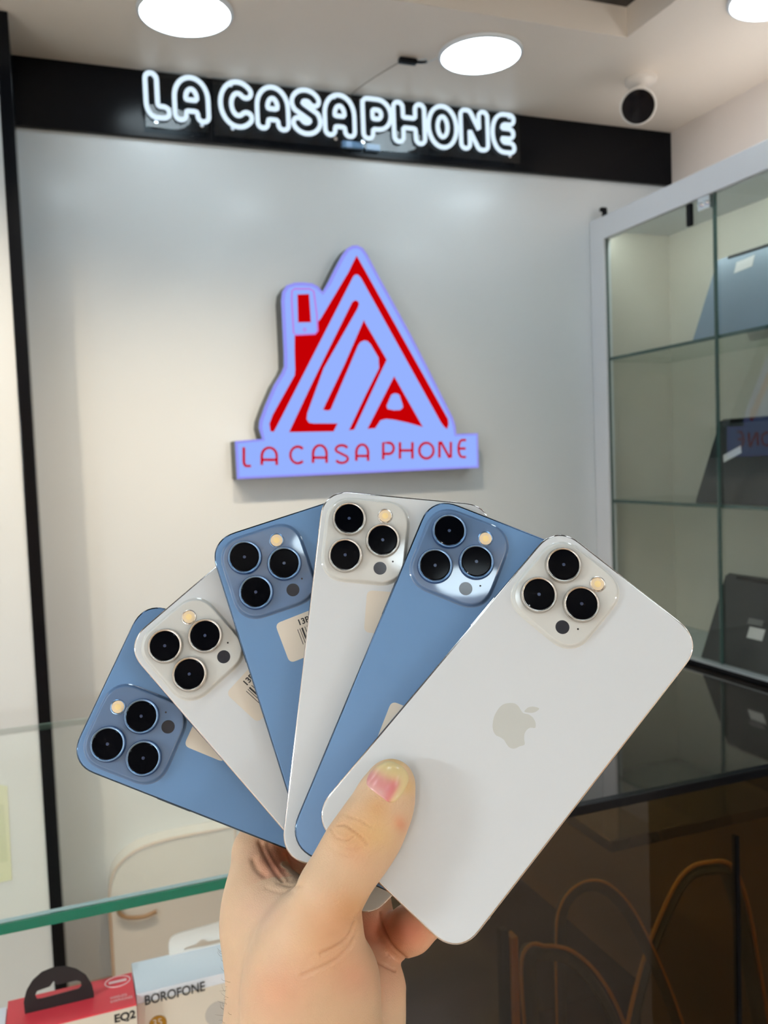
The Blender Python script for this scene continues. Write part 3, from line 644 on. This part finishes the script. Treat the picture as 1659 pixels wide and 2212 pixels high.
for k, P in enumerate(PH):
    W_, H_ = P['W'], P['H']; blue = P['c'] == 'blue'; big = P['big']
    Rw = CR @ P['R']; tw = CR @ (P['t']/1000)
    M = Matrix([list(Rw[i])+[tw[i]] for i in range(3)]+[[0, 0, 0, 1]])
    t = thing('smartphone', None, LABELS[k], 'phone', 'phones fanned out in the hand', M=M)
    kw = dict(local=True)
    R_ = 13.0
    loops = [rrect(W_-1.6, H_-1.6, R_-.8), rrect(W_-.5, H_-.5, R_-.2), rrect(W_, H_, R_), rrect(W_, H_, R_), rrect(W_-.5, H_-.5, R_-.2), rrect(W_-1.4, H_-1.4, R_-.7)]
    fr = loft(MB(), loops, [-7.65, -7.5, -7.0, -.65, -.18, -.02]).build('frame', m_frb if blue else m_frs, t, smooth=50, **kw)
    b = MB()
    for sx in (-1, 1):
        for sy in (-1, 1): b.box(((sx*W_/2-.06)/1000, (sy*(H_/2-19)-.5)/1000, -.0072), ((sx*W_/2+.06)/1000, (sy*(H_/2-19)+.5)/1000, -.0006))
    b.build('antenna_band', m_ant, fr, **kw)
    b = MB()   # side buttons: silent switch and volume on the left seen from behind is the power side
    b.box(((-W_/2-.35)/1000, (H_/2-58)/1000, -.0050), ((-W_/2+.1)/1000, (H_/2-42)/1000, -.0028), .0003)
    b.build('side_button', m_frb if blue else m_frs, t, **kw)
    b = MB()
    for yy in (34, 47): b.box(((W_/2-.1)/1000, (H_/2-yy-9)/1000, -.0050), ((W_/2+.35)/1000, (H_/2-yy)/1000, -.0028), .0003)
    b.build('volume_button', m_frb if blue else m_frs, t, **kw)
    loft(MB(), [rrect(W_-1.35, H_-1.35, R_-.68), rrect(W_-1.4, H_-1.4, R_-.7), rrect(W_-1.9, H_-1.9, R_-.95)], [-.3, .0, .10]).build('back_glass', m_bback if blue else m_wback, t, smooth=12, **kw)
    loft(MB(), [rrect(W_-1.8, H_-1.8, R_-.9), rrect(W_-2.2, H_-2.2, R_-1)], [-7.6, -7.72]).build('screen', m_screen, t, **kw)
    bx, by = -W_/2+21.9, H_/2-22.2
    bw = 37.0
    bump = loft(MB(), [rrect(bw+1.6, bw+2.4, 12, cx=bx, cy=by), rrect(bw+.6, bw+1.4, 11.5, cx=bx, cy=by), rrect(bw-.2, bw+.6, 11.2, cx=bx, cy=by), rrect(bw-1.0, bw-.2, 10.8, cx=bx, cy=by), rrect(bw-1.8, bw-1, 10.4, cx=bx, cy=by)],
                [.08, .4, 1.4, 2.0, 2.18]).build('camera_plate', m_bbump if blue else m_wbump, t, smooth=17, **kw)
    for (x, y) in LENS:
        X0, Y0 = -W_/2+x, H_/2-y; s = 1.0
        rg = local_mb_circle(MB(), X0, Y0, [(7.9*s, 2.1), (7.75*s, 2.5), (7.65*s, 3.8), (7.4*s, 4.2), (6.9*s, 4.25), (6.6*s, 4.1), (6.55*s, 3.7)], 48).build('lens_ring', m_ringb if blue else m_ring, bump, smooth=50, **kw)
        local_mb_circle(MB(), X0, Y0, [(0, 4.08), (6.1*s, 4.08), (6.57*s, 3.95), (6.57*s, 2.3), (0, 2.3)], 48).build('lens_glass', m_lens, bump, smooth=10, **kw)
        local_mb_circle(MB(), X0, Y0, [(0, 4.095), (.7*s, 4.095), (.7*s, 4.06), (0, 4.06)], 28).build('lens_iris', m_iris, bump, **kw)
    X0, Y0 = -W_/2+29.6, H_/2-10.35
    local_mb_circle(MB(), X0, Y0, [(3.35, 2.1), (3.35, 2.35), (3.05, 2.4), (2.9, 2.28)], 32).build('flash_ring', m_ringb if blue else m_ring, bump, smooth=40, **kw)
    fl = local_mb_circle(MB(), X0, Y0, [(0, 2.36), (2.2, 2.34), (2.9, 2.26), (2.9, 2.1), (0, 2.1)], 32).build('flash', m_flash, bump, smooth=50, **kw)
    local_mb_circle(MB(), X0, Y0+.1, [(0, 2.4), (1.3, 2.38), (1.5, 2.32), (0, 2.3)], 20).build('flash_led', m_flash2, bump, smooth=50, **kw)
    local_mb_circle(MB(), -W_/2+29.6, H_/2-34.35, [(0, 2.23), (2.9, 2.23), (2.95, 2.1), (0, 2.1)], 32).build('depth_sensor', m_lidar, bump, **kw)
    local_mb_circle(MB(), -W_/2+35.0, H_/2-30.8, [(0, 2.22), (.42, 2.22), (.42, 2.1), (0, 2.1)], 14).build('microphone_hole', m_ink, bump, **kw)
    # back emblem
    b = MB(); off = np.array([0., 0.]) if k == 5 else -apc
    for shp in AP: 
        pts = catmull([np.append(q+off, 0) for q in shp], 3, closed=True)
        b.prism([(q[0]/1000, q[1]/1000, .000101) for q in pts], (0, 0, .00003))
    b.build('emblem', m_logo_b if blue else m_logo_w, t, **kw)
    P['root'] = t
# price stickers: corners seen in the photograph, on each phone's own back
def sticker(k, tl, bl, wd, txt=False, r=2.6):
    P = PH[k]; a = to_local(P, *tl)[:2]; c = to_local(P, *bl)[:2]
    y = a-c; h = np.linalg.norm(y); y = y/h; x = np.array([y[1], -y[0]])
    o = (a+c)/2 + x*wd/2
    L = rrect(wd, h, r, 5)
    pts = [o+x*p+y*q for p, q in L]; s = MB().prism([(p[0]/1000, p[1]/1000, .00012) for p in pts], (0, 0, .00008)).build('price_sticker', m_stk, P['root'], local=True)
    if txt:
        b = MB(); X3 = np.array([x[0], x[1], 0]); Y3 = np.array([y[0], y[1], 0]); Z = np.array([0, 0, .00024])
        O3 = np.array([o[0]/1000, o[1]/1000, 0])
        def bx(x0, y0, x1, y1):
            b.add([O3+X3*i/1000+Y3*j/1000+Z for i, j in ((x0, y0), (x1, y0), (x1, y1), (x0, y1))], [(0, 1, 2, 3)])
        add_text(b, '13P', .0037, O3+X3*(-wd/2+txt[0])/1000+Y3*(h/2-4.6)/1000, X3, Y3, Z, bold=.0001)
        rr = random.Random(3); xx = -wd/2+txt[1]
        while xx < wd/2-2:
            g = rr.choice([.28, .28, .5, .75]); bx(xx, -h/2+5.6, xx+g, h/2-6.0); xx += g+rr.choice([.3, .5, .8])
        add_text(b, '13', .0042, O3+X3*(-wd/2+txt[2])/1000+Y3*(-h/2+1.4)/1000, X3, Y3, Z, bold=.0001)
        b.build('printed_text', m_ink, s, local=True, fix=False)
sticker(0, (397, 1611), (484, 1647), 24)
sticker(1, (488, 1498), (557, 1562), 26, (8.2, 6.6, 12))
sticker(2, (594, 1348), (626, 1433), 27, (9.5, 8.4, 11.5))
sticker(3, (793, 1275), (786, 1366), 20)
sticker(4, (846, 1514), (810, 1606), 22)

# ------------------------------------------------------------------ the hand: one continuous skin grown from a distance field (mm, eye space)
def PX(u, v, d): return np.array([(u-CX)/F_PX*d, -(v-CY)/F_PX*d, -d])
def plane_depth(P, u, v, z=0.0):
    r = np.array([(u-CX)/F_PX, -(v-CY)/F_PX, -1.0]); n = P['R'][:, 2]; return ((P['t']+n*z)@n)/(r@n)
def rear(u, v):
    best = 0
    for P in PH:
        q = to_local(P, u, v, -7.7)
        if abs(q[0]) < P['W']/2+6 and abs(q[1]) < P['H']/2+6: best = max(best, plane_depth(P, u, v, -7.7))
    return best
PRIM = []   # (points, radii, depth squash, smoothing)
def limb(pts, rad, squash=1.0, k=5.0): PRIM.append((np.array(pts, float), rad, squash, k))
F6 = lambda u, v: plane_depth(PH[5], u, v)
px = F_PX/350.0
def thumb_pts():
    o = []
    for (u, v, rpx, gap) in ((846, 1688, 47, .86), (836, 1714, 53, .84), (822, 1752, 60, .84), (795, 1800, 68, .88), (764, 1846, 68, .98), (735, 1892, 63, 1.08), (712, 1932, 66, 1.15)):
        d0 = F6(u, v); r = rpx*d0/F_PX; d = d0-r*gap/1.22; o.append((PX(u, v, d), rpx*d/F_PX))
    return o
TP = thumb_pts()
for (u, v, rpx, d) in ((694, 1985, 76, 338), (672, 2060, 98, 342)): TP.append((PX(u, v, d), rpx*d/F_PX))
limb([p for p, r in TP], [r for p, r in TP], 1.22, 6)
# thenar mass and wrist, thumb side
limb([PX(668, 2060, 344), PX(668, 2150, 349), PX(655, 2300, 356), PX(640, 2620, 372), PX(650, 3300, 420)], [19.5, 24, 25, 26, 33], 1.12, 14)
limb([PX(735, 2110, 352), PX(722, 2230, 356), PX(700, 2420, 366)], [11.5, 15, 20], 1.0, 12)
# back-of-hand side: index metacarpal down to the wrist
limb([PX(556, 1838, 402), PX(571, 1960, 388), PX(584, 2080, 376), PX(593, 2230, 368), PX(596, 2620, 378), PX(610, 3300, 424)], [11.6, 14.2, 16.5, 18.5, 20, 26], 1.0, 12)
# web between thumb and index finger
limb([PX(552, 1900, 388), PX(610, 1950, 376), PX(672, 1985, 356)], [8, 9.5, 13], 1.0, 11)
limb([PX(560, 1990, 378), PX(640, 2040, 362)], [14, 17], 1.0, 13)
# palm behind
limb([PX(560, 1880, 407), PX(610, 1960, 404), PX(640, 2100, 396), PX(650, 2300, 388)], [10.5, 11.5, 14, 18], 1.0, 9)
limb([PX(630, 1900, 413), PX(680, 2000, 410), PX(690, 2120, 400), PX(690, 2320, 390)], [10.5, 11.5, 14, 17], 1.0, 9)
limb([PX(720, 1960, 414), PX(745, 2040, 408), PX(745, 2150, 400), PX(730, 2320, 390)], [10, 11.5, 14, 17], 1.0, 9)
# heel of the palm, little-finger side
limb([PX(800, 2070, 396), PX(799, 2130, 390), PX(788, 2210, 384), PX(752, 2420, 380), PX(715, 3300, 424)], [11.0, 14.5, 16.4, 19, 26], 1.0, 7)
# fingers behind the phones
def behind(lst, base, brad, k=4.0):
    pts = [base]; rad = [brad]
    for (u, v, r) in lst:
        d = rear(u, v)+r*.93; pts.append(PX(u, v, d)); rad.append(r)
    limb(pts, rad, 1.0, k)
behind([(610, 1740, 9.6), (676, 1650, 9.2), (728, 1570, 8.6), (752, 1530, 8.0)], PX(560, 1845, 408), 11.2)
behind([(690, 1800, 9.8), (765, 1710, 9.4), (832, 1630, 8.8), (866, 1590, 8.2)], PX(628, 1905, 416), 10.6)
behind([(770, 1880, 9.5), (850, 1800, 9.0), (922, 1728, 8.4), (950, 1700, 7.8)], PX(716, 1960, 418), 10.3)
# ring-side segment and little finger seen below the phones
limb([PX(800, 2062, 400), PX(802, 1985, 405), PX(800, 1930, 409)], [10.2, 10.0, 9.5], 1.0, 3)
limb([PX(842, 2036, 398), PX(886, 2008, 396), PX(930, 1972, 397), PX(985, 1925, 397), PX(1010, 1885, 396)], [9.0, 10.6, 9.6, 8.6, 7.6], 1.0, 2.2)
def field(P3):
    """signed distance of the bare hand at points (…,3)"""
    X, Y, Z = P3; Fv = np.full(X.shape, 25.0, np.float32)
    for pts, rad, sq, k in PRIM:
        for i in range(len(pts)-1):
            a, b = pts[i], pts[i+1]; r0, r1 = rad[i], rad[i+1]; m = max(r0, r1)+k+4
            lo = np.minimum(a, b)-m; hi = np.maximum(a, b)+m
            if X.ndim == 3:
                ix = np.where((X[:, 0, 0] > lo[0]) & (X[:, 0, 0] < hi[0]))[0]; iy = np.where((Y[0, :, 0] > lo[1]) & (Y[0, :, 0] < hi[1]))[0]; iz = np.where((Z[0, 0, :] > lo[2]) & (Z[0, 0, :] < hi[2]))[0]
                if not len(ix) or not len(iy) or not len(iz): continue
                sl = (slice(ix[0], ix[-1]+1), slice(iy[0], iy[-1]+1), slice(iz[0], iz[-1]+1))
            else: sl = slice(None)
            x, y, z = X[sl]-a[0], Y[sl]-a[1], (Z[sl]-a[2])*sq
            d = (b-a)*np.array([1, 1, sq]); L2 = d@d
            t = np.clip((x*d[0]+y*d[1]+z*d[2])/L2, 0, 1)
            g = np.sqrt((x-t*d[0])**2+(y-t*d[1])**2+(z-t*d[2])**2)-(r0+(r1-r0)*t)
            cur = Fv[sl]; kk = k
            h = np.clip(.5+.5*(cur-g)/kk, 0, 1); Fv[sl] = (cur*(1-h)+g*h-kk*h*(1-h)).astype(np.float32)
    return Fv
def phone_box(P3):
    X, Y, Z = P3; best = np.full(X.shape, 25.0, np.float32)
    for P in PH:
        dx, dy, dz = X-P['t'][0], Y-P['t'][1], Z-P['t'][2]; R = P['R']
        lx = dx*R[0, 0]+dy*R[1, 0]+dz*R[2, 0]; ly = dx*R[0, 1]+dy*R[1, 1]+dz*R[2, 1]; lz = dx*R[0, 2]+dy*R[1, 2]+dz*R[2, 2]
        r = 12.0; qx = np.abs(lx)-P['W']/2+r; qy = np.abs(ly)-P['H']/2+r
        d2 = np.hypot(np.maximum(qx, 0), np.maximum(qy, 0))+np.minimum(np.maximum(qx, qy), 0)-r
        dz_ = np.abs(lz+3.8)-4.05
        best = np.minimum(best, np.maximum(d2-.15, dz_))
    return best
RES = HAND_RES
bx0, bx1, by0, by1, bz0, bz1 = -90., 56., -420., -84., -456., -302.
gx, gy, gz = [np.arange(a, b, RES, dtype=np.float32) for a, b in ((bx0, bx1), (by0, by1), (bz0, bz1))]
GX, GY, GZ = np.meshgrid(gx, gy, gz, indexing='ij', sparse=False)
Fh = field((GX, GY, GZ)); Fp = phone_box((GX, GY, GZ)); Fh = np.maximum(Fh, -Fp); del Fp
def surface_nets(Fv, o, s):
    S = Fv < 0; nx, ny, nz = Fv.shape
    c = np.zeros((nx-1, ny-1, nz-1), np.int8)
    for i in (0, 1):
        for j in (0, 1):
            for k in (0, 1): c += S[i:nx-1+i, j:ny-1+j, k:nz-1+k]
    cells = np.argwhere((c > 0) & (c < 8)); idx = -np.ones(c.shape, np.int64); idx[tuple(cells.T)] = np.arange(len(cells))
    acc = np.zeros((len(cells), 3)); cnt = np.zeros(len(cells)); cor = [(i, j, k) for i in (0, 1) for j in (0, 1) for k in (0, 1)]
    for a in cor:
        for ax in range(3):
            if a[ax]: continue
            b = list(a); b[ax] = 1
            fa = Fv[tuple((cells+a).T)]; fb = Fv[tuple((cells+b).T)]; m = (fa < 0) != (fb < 0)
            t = np.where(m, fa/np.where(m, fa-fb, 1), 0); p = np.tile(np.array(a, float), (len(cells), 1)); p[:, ax] = t
            acc += p*m[:, None]; cnt += m
    V = np.array(o)+(cells+acc/cnt[:, None])*s; Q = []
    for ax in range(3):
        u, v = [(1, 2), (2, 0), (0, 1)][ax]
        sl0 = [slice(None)]*3; sl1 = [slice(None)]*3; sl0[ax] = slice(0, -1); sl1[ax] = slice(1, None)
        A, B = S[tuple(sl0)], S[tuple(sl1)]; E = np.argwhere(A != B); E = E[(E[:, u] > 0) & (E[:, v] > 0) & (E[:, u] < Fv.shape[u]-1) & (E[:, v] < Fv.shape[v]-1)]
        inside = A[tuple(E.T)]; q = []
        for du, dv in ((-1, -1), (0, -1), (0, 0), (-1, 0)):
            e = E.copy(); e[:, u] += du; e[:, v] += dv; q.append(idx[tuple(e.T)])
        q = np.stack(q, 1); q[~inside] = q[~inside][:, ::-1]; Q.append(q)
    return V, np.concatenate(Q)
HV, HQ = surface_nets(Fh, (gx[0], gy[0], gz[0]), RES)
del GX, GY, GZ, Fh
# light smoothing along the surface
def smooth_mesh(V, Q, it, lam):
    e = np.concatenate([Q[:, [0, 1]], Q[:, [1, 2]], Q[:, [2, 3]], Q[:, [3, 0]]]); e = np.concatenate([e, e[:, ::-1]]); n = len(V)
    deg = np.bincount(e[:, 0], minlength=n)
    for _ in range(it):
        s = np.stack([np.bincount(e[:, 0], V[e[:, 1], i], n) for i in range(3)], 1)/deg[:, None]; V = V+(s-V)*lam
    return V
HV = smooth_mesh(HV, HQ, 4, .5)
def normals(V, Q):
    fn = np.cross(V[Q[:, 2]]-V[Q[:, 0]], V[Q[:, 3]]-V[Q[:, 1]]); n = np.zeros_like(V)
    for i in range(4):
        for j in range(3): n[:, j] += np.bincount(Q[:, i], fn[:, j], len(V))
    return n/(np.linalg.norm(n, axis=1)[:, None]+1e-9)
HN = normals(HV, HQ)
U = CX+F_PX*HV[:, 0]/-HV[:, 2]; Vv = CY-F_PX*HV[:, 1]/-HV[:, 2]; front = HN[:, 2] > -.1
# the thumb and the palm are told apart by depth where they overlap in the view
dep = -HV[:, 2]
def line_dist(pts):
    best = np.full(len(U), 1e9); P = catmull([np.array(p, float) for p in pts], 6)
    for a, b in zip(P[:-1], P[1:]):
        d = b-a; L = d@d+1e-9; t = np.clip(((U-a[0])*d[0]+(Vv-a[1])*d[1])/L, 0, 1); best = np.minimum(best, np.hypot(U-a[0]-t*d[0], Vv-a[1]-t*d[1]))
    return best
disp = np.zeros(len(U)); tone = np.zeros((len(U), 3)); sh = np.zeros(len(U))
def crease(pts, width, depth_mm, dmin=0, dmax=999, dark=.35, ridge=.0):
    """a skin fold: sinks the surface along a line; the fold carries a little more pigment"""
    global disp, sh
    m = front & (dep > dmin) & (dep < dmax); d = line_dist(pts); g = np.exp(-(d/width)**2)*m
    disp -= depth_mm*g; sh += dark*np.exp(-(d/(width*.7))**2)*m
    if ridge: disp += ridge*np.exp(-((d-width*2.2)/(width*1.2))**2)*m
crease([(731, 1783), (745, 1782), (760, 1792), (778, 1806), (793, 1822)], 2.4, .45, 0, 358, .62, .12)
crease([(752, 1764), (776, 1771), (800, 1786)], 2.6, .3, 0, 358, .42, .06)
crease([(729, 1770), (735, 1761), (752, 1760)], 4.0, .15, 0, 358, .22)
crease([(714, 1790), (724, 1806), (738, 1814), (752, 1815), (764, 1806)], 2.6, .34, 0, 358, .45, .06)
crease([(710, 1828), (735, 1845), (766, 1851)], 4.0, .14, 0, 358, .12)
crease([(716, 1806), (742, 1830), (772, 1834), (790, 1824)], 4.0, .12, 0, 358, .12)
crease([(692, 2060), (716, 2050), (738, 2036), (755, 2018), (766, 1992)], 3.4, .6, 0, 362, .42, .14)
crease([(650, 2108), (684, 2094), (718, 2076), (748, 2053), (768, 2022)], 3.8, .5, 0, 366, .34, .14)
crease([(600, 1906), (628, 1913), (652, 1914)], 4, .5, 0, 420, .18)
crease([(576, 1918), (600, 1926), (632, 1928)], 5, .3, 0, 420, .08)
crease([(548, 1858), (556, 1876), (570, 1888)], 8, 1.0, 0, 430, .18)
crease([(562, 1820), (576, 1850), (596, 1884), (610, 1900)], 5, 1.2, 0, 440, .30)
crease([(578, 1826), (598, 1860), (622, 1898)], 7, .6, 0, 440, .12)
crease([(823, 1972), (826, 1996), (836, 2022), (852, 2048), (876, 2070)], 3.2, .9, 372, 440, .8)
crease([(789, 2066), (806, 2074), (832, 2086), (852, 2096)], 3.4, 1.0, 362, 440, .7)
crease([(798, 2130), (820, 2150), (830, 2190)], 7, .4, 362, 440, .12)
HV2 = HV+HN*disp[:, None]
def blob(u, v, r, c, a, dmin=0, dmax=999, asp=1.0, ang=0.0):
    ca, sa = math.cos(ang), math.sin(ang); x = (U-u)*ca+(Vv-v)*sa; y = (-(U-u)*sa+(Vv-v)*ca)*asp
    g = (a*np.exp(-(x*x+y*y)/r**2))*front*(dep > dmin)*(dep < dmax); tone[:] += g[:, None]*np.array(c)
pink, amber, ochre, brown = (.02, -.20, -.14), (-.02, -.09, -.12), (.02, .0, -.09), (-.14, -.13, -.11)
blob(865, 1780, 20, pink, .6, 0, 358, 1.4, 1.1); blob(815, 1742, 30, amber, .8, 0, 358); blob(760, 1800, 48, amber, .9, 0, 358); blob(770, 1846, 30, pink, .18, 0, 358)
blob(850, 1645, 30, ochre, 1.0, 0, 358); blob(880, 1700, 20, ochre, .8, 0, 358); blob(820, 1800, 40, ochre, .6, 0, 358)
blob(730, 2000, 70, pink, .2, 0, 362); blob(760, 1960, 45, amber, .7, 0, 362); blob(640, 2120, 90, pink, .18, 0, 372, 1.6, -.6); blob(700, 2040, 60, amber, .4, 0, 362)
blob(560, 1960, 50, (.0, -.03, .0), .8, 0, 420); blob(590, 2140, 70, pink, .25, 0, 400); blob(770, 2110, 50, pink, .4, 0, 362)
blob(600, 1860, 50, pink, .9, 372, 460); blob(800, 2010, 60, pink, .9, 372, 460); blob(890, 2010, 55, pink, .9, 372, 460); blob(840, 2120, 50, pink, .35, 362, 460)
# nail: a curved plate lying in the thumb's surface
def hand_hit(u, v, d0, d1):
    ds = np.arange(d0, d1, .15); P = np.stack([PX(u, v, d) for d in ds]).astype(np.float32); f = field((P[:, 0], P[:, 1], P[:, 2])); i = np.argmax(f < 0)
    if i == 0: return ds[0] if f[0] < 0 else d1
    return ds[i-1]+.15*f[i-1]/(f[i-1]-f[i])
NO = [(790, 1693), (797, 1703), (811, 1714), (826, 1725), (838, 1734), (849, 1736), (860, 1728), (871, 1714), (880, 1697), (884, 1683), (882, 1670), (874, 1658), (862, 1650), (849, 1644), (834, 1643), (820, 1650), (808, 1657), (798, 1668), (792, 1680)]
NO = catmull([np.array(p, float) for p in NO], 4, closed=True); nc_ = np.array([840., 1688.]); nr = 14
nv = []; nuv = []
for j in range(nr+1):
    s = j/nr
    for p in NO:
        q = nc_+(p-nc_)*s; d = hand_hit(q[0], q[1], 318, 356)
        lift = .38-.30*s**6 if s < .98 else -.25
        nv.append(PX(q[0], q[1], d-lift)); nuv.append(q)
        if j == 0: continue
m_ = len(NO); nf = []
for j in range(nr):
    for i in range(m_): nf.append((j*m_+i, j*m_+(i+1) % m_, (j+1)*m_+(i+1) % m_, (j+1)*m_+i))
nv = np.array(nv); nuv = np.array(nuv)
nv2 = np.array(nv); 
hand = None
def skin_mat():
    m = bpy.data.materials.new('skin'); m.use_nodes = True; nt = m.node_tree; b = nt.nodes['Principled BSDF']; I = b.inputs
    at_ = nt.nodes.new('ShaderNodeAttribute'); at_.attribute_name = 'tone'; tc = nt.nodes.new('ShaderNodeTexCoord')
    n1 = nt.nodes.new('ShaderNodeTexNoise'); n1.inputs['Scale'].default_value = 90; n1.inputs['Detail'].default_value = 5; nt.links.new(tc.outputs['Object'], n1.inputs['Vector'])
    mr = nt.nodes.new('ShaderNodeMapRange'); mr.inputs['To Min'].default_value = .90; mr.inputs['To Max'].default_value = 1.08; nt.links.new(n1.outputs['Fac'], mr.inputs['Value'])
    mx = nt.nodes.new('ShaderNodeVectorMath'); mx.operation = 'SCALE'; nt.links.new(at_.outputs['Color'], mx.inputs[0]); nt.links.new(mr.outputs[0], mx.inputs['Scale']); nt.links.new(mx.outputs[0], I['Base Color'])
    I['Roughness'].default_value = .48; I['Specular IOR Level'].default_value = .35; I['Subsurface Weight'].default_value = .10; I['Subsurface Radius'].default_value = (1., .35, .18); I['Subsurface Scale'].default_value = .0025
    vo = nt.nodes.new('ShaderNodeTexVoronoi'); vo.inputs['Scale'].default_value = 1500; nt.links.new(tc.outputs['Object'], vo.inputs['Vector'])
    n2 = nt.nodes.new('ShaderNodeTexNoise'); n2.inputs['Scale'].default_value = 500; n2.inputs['Detail'].default_value = 6; nt.links.new(tc.outputs['Object'], n2.inputs['Vector'])
    ad = nt.nodes.new('ShaderNodeMath'); ad.operation = 'ADD'; nt.links.new(vo.outputs['Distance'], ad.inputs[0]); nt.links.new(n2.outputs['Fac'], ad.inputs[1])
    bp = nt.nodes.new('ShaderNodeBump'); bp.inputs['Strength'].default_value = .35; bp.inputs['Distance'].default_value = .00025; nt.links.new(ad.outputs[0], bp.inputs['Height']); nt.links.new(bp.outputs[0], I['Normal'])
    return m
def colour_attr(me, cols):
    a = me.color_attributes.new('tone', 'FLOAT_COLOR', 'POINT'); a.data.foreach_set('color', np.concatenate([cols, np.ones((len(cols), 1))], 1).astype(np.float32).ravel())
base = np.array(SKIN_BASE)
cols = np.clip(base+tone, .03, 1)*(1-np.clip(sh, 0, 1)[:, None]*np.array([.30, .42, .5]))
Wd = (HV2/1000) @ CR.T
b = MB(); b.v = [tuple(q) for q in Wd]; b.f = [tuple(int(i) for i in q) for q in HQ]
hand = b.build('hand', skin_mat(), smooth=None, fix=False); hand.data.shade_smooth(); colour_attr(hand.data, cols)
tag(hand, 'left hand and wrist with thumb in front holding the fan of six phones', 'hand')
# nail
nb_ = MB(); nb_.v = [tuple(q) for q in (nv/1000) @ CR.T]; nb_.f = nf
nail = nb_.build('thumb_nail', mat('dummy_skin', (0.5, .3, .2, 1)), hand, fix=False)
nm = bpy.data.materials.new('nail'); nm.use_nodes = True; nt = nm.node_tree; pb_ = nt.nodes['Principled BSDF']; a_ = nt.nodes.new('ShaderNodeAttribute'); a_.attribute_name = 'tone'
nt.links.new(a_.outputs['Color'], pb_.inputs['Base Color']); pb_.inputs['Roughness'].default_value = .28; pb_.inputs['Coat Weight'].default_value = .3; pb_.inputs['Coat Roughness'].default_value = .2
nail.data.materials.clear(); nail.data.materials.append(nm); nail.data.shade_smooth()
uu, vv = nuv[:, 0], nuv[:, 1]
def sg(x): return 1/(1+np.exp(-x))
yel = np.array(srgb(218, 196, 142)[:3]); pk = np.array(srgb(212, 142, 140)[:3]); red = np.array(srgb(208, 112, 116)[:3]); lun = np.array(srgb(216, 168, 160)[:3])
# along-nail coordinate: 0 at the cuticle, 1 at the free edge
dirv = np.array([.50, -.87]); lon = ((uu-823)*dirv[0]+(vv-1716)*dirv[1])/75; lat = (uu-838)*.87+(vv-1690)*.5
pinkm = sg((.52-lon)*14)*sg((22-lat)/3.0); redm = sg((lat-5)/4)*sg((24-lat)/3)*sg((.56-lon)*16); lunm = sg((.13-lon)*24)*sg((10-lat)/4)
nc2 = yel[None]*(1-pinkm[:, None])+pk[None]*pinkm[:, None]; nc2 = nc2*(1-redm[:, None]*.85)+red[None]*redm[:, None]*.85; nc2 = nc2*(1-lunm[:, None]*.8)+lun[None]*lunm[:, None]*.8
edge = np.clip((np.arange(len(uu))//m_-nr+1.2), 0, 1)[:, None]*.35; nc2 = nc2*(1-edge)+np.array([.30, .17, .09])[None]*edge
colour_attr(nail.data, nc2)
# fine hairs on the back-of-wrist side
rs = random.Random(5); b = MB(); sel = np.where(front & (U < 500) & (Vv > 2050) & (Vv < 2300) & (HN[:, 0] < -.15) & (HN[:, 2] > -.3))[0]
for _ in range(55):
    i = rs.choice(list(sel)); 
    if rs.random() > (Vv[i]-1990)/200: continue
    p = HV2[i]; n = HN[i]; t_ = np.array([rs.uniform(-.5, .2), rs.uniform(.1, 1.0), rs.uniform(-.3, .6)]); L_ = rs.uniform(2, 5.5)
    P = [p-n*.2, p+n*L_*.22+t_*L_*.25, p+n*L_*.34+t_*L_*.6, p+n*L_*.36+t_*L_*.95]
    b.tube([(q/1000) @ CR.T for q in P], [.00004, .00004, .00003, .00001], 4)
b.build('arm_hair', mat('hair_brown', srgb(92, 70, 52), .6), hand, fix=False, kind='stuff')

# dark sleeve over the lower forearm, below the frame
b = MB(); A0, A1 = PX(640, 2980, 402), PX(668, 4200, 520)
ax_ = (A1-A0)/np.linalg.norm(A1-A0)
prof = [(49, 0), (52, 1), (53, 6), (54, 30), (56, 70), (58, 120), (60, 180), (60, 230), (57, 236), (0, 238)]
inner = [(0, 30), (46, 28), (47, 4), (49, 0)]
b.lathe([(r/1000, q/1000) for r, q in inner+prof], (A0/1000) @ CR.T, ax_ @ CR.T, 40, sx=.86)
b.build('sleeve', mat('sleeve_fabric', srgb(40, 42, 50), .85, bump=(900, .4, .0006)), hand, smooth=60)

# ------------------------------------------------------------------ lift everything so that the floor is at zero
for o in list(SC.objects):
    if o.parent is None: o.location.z += EYE
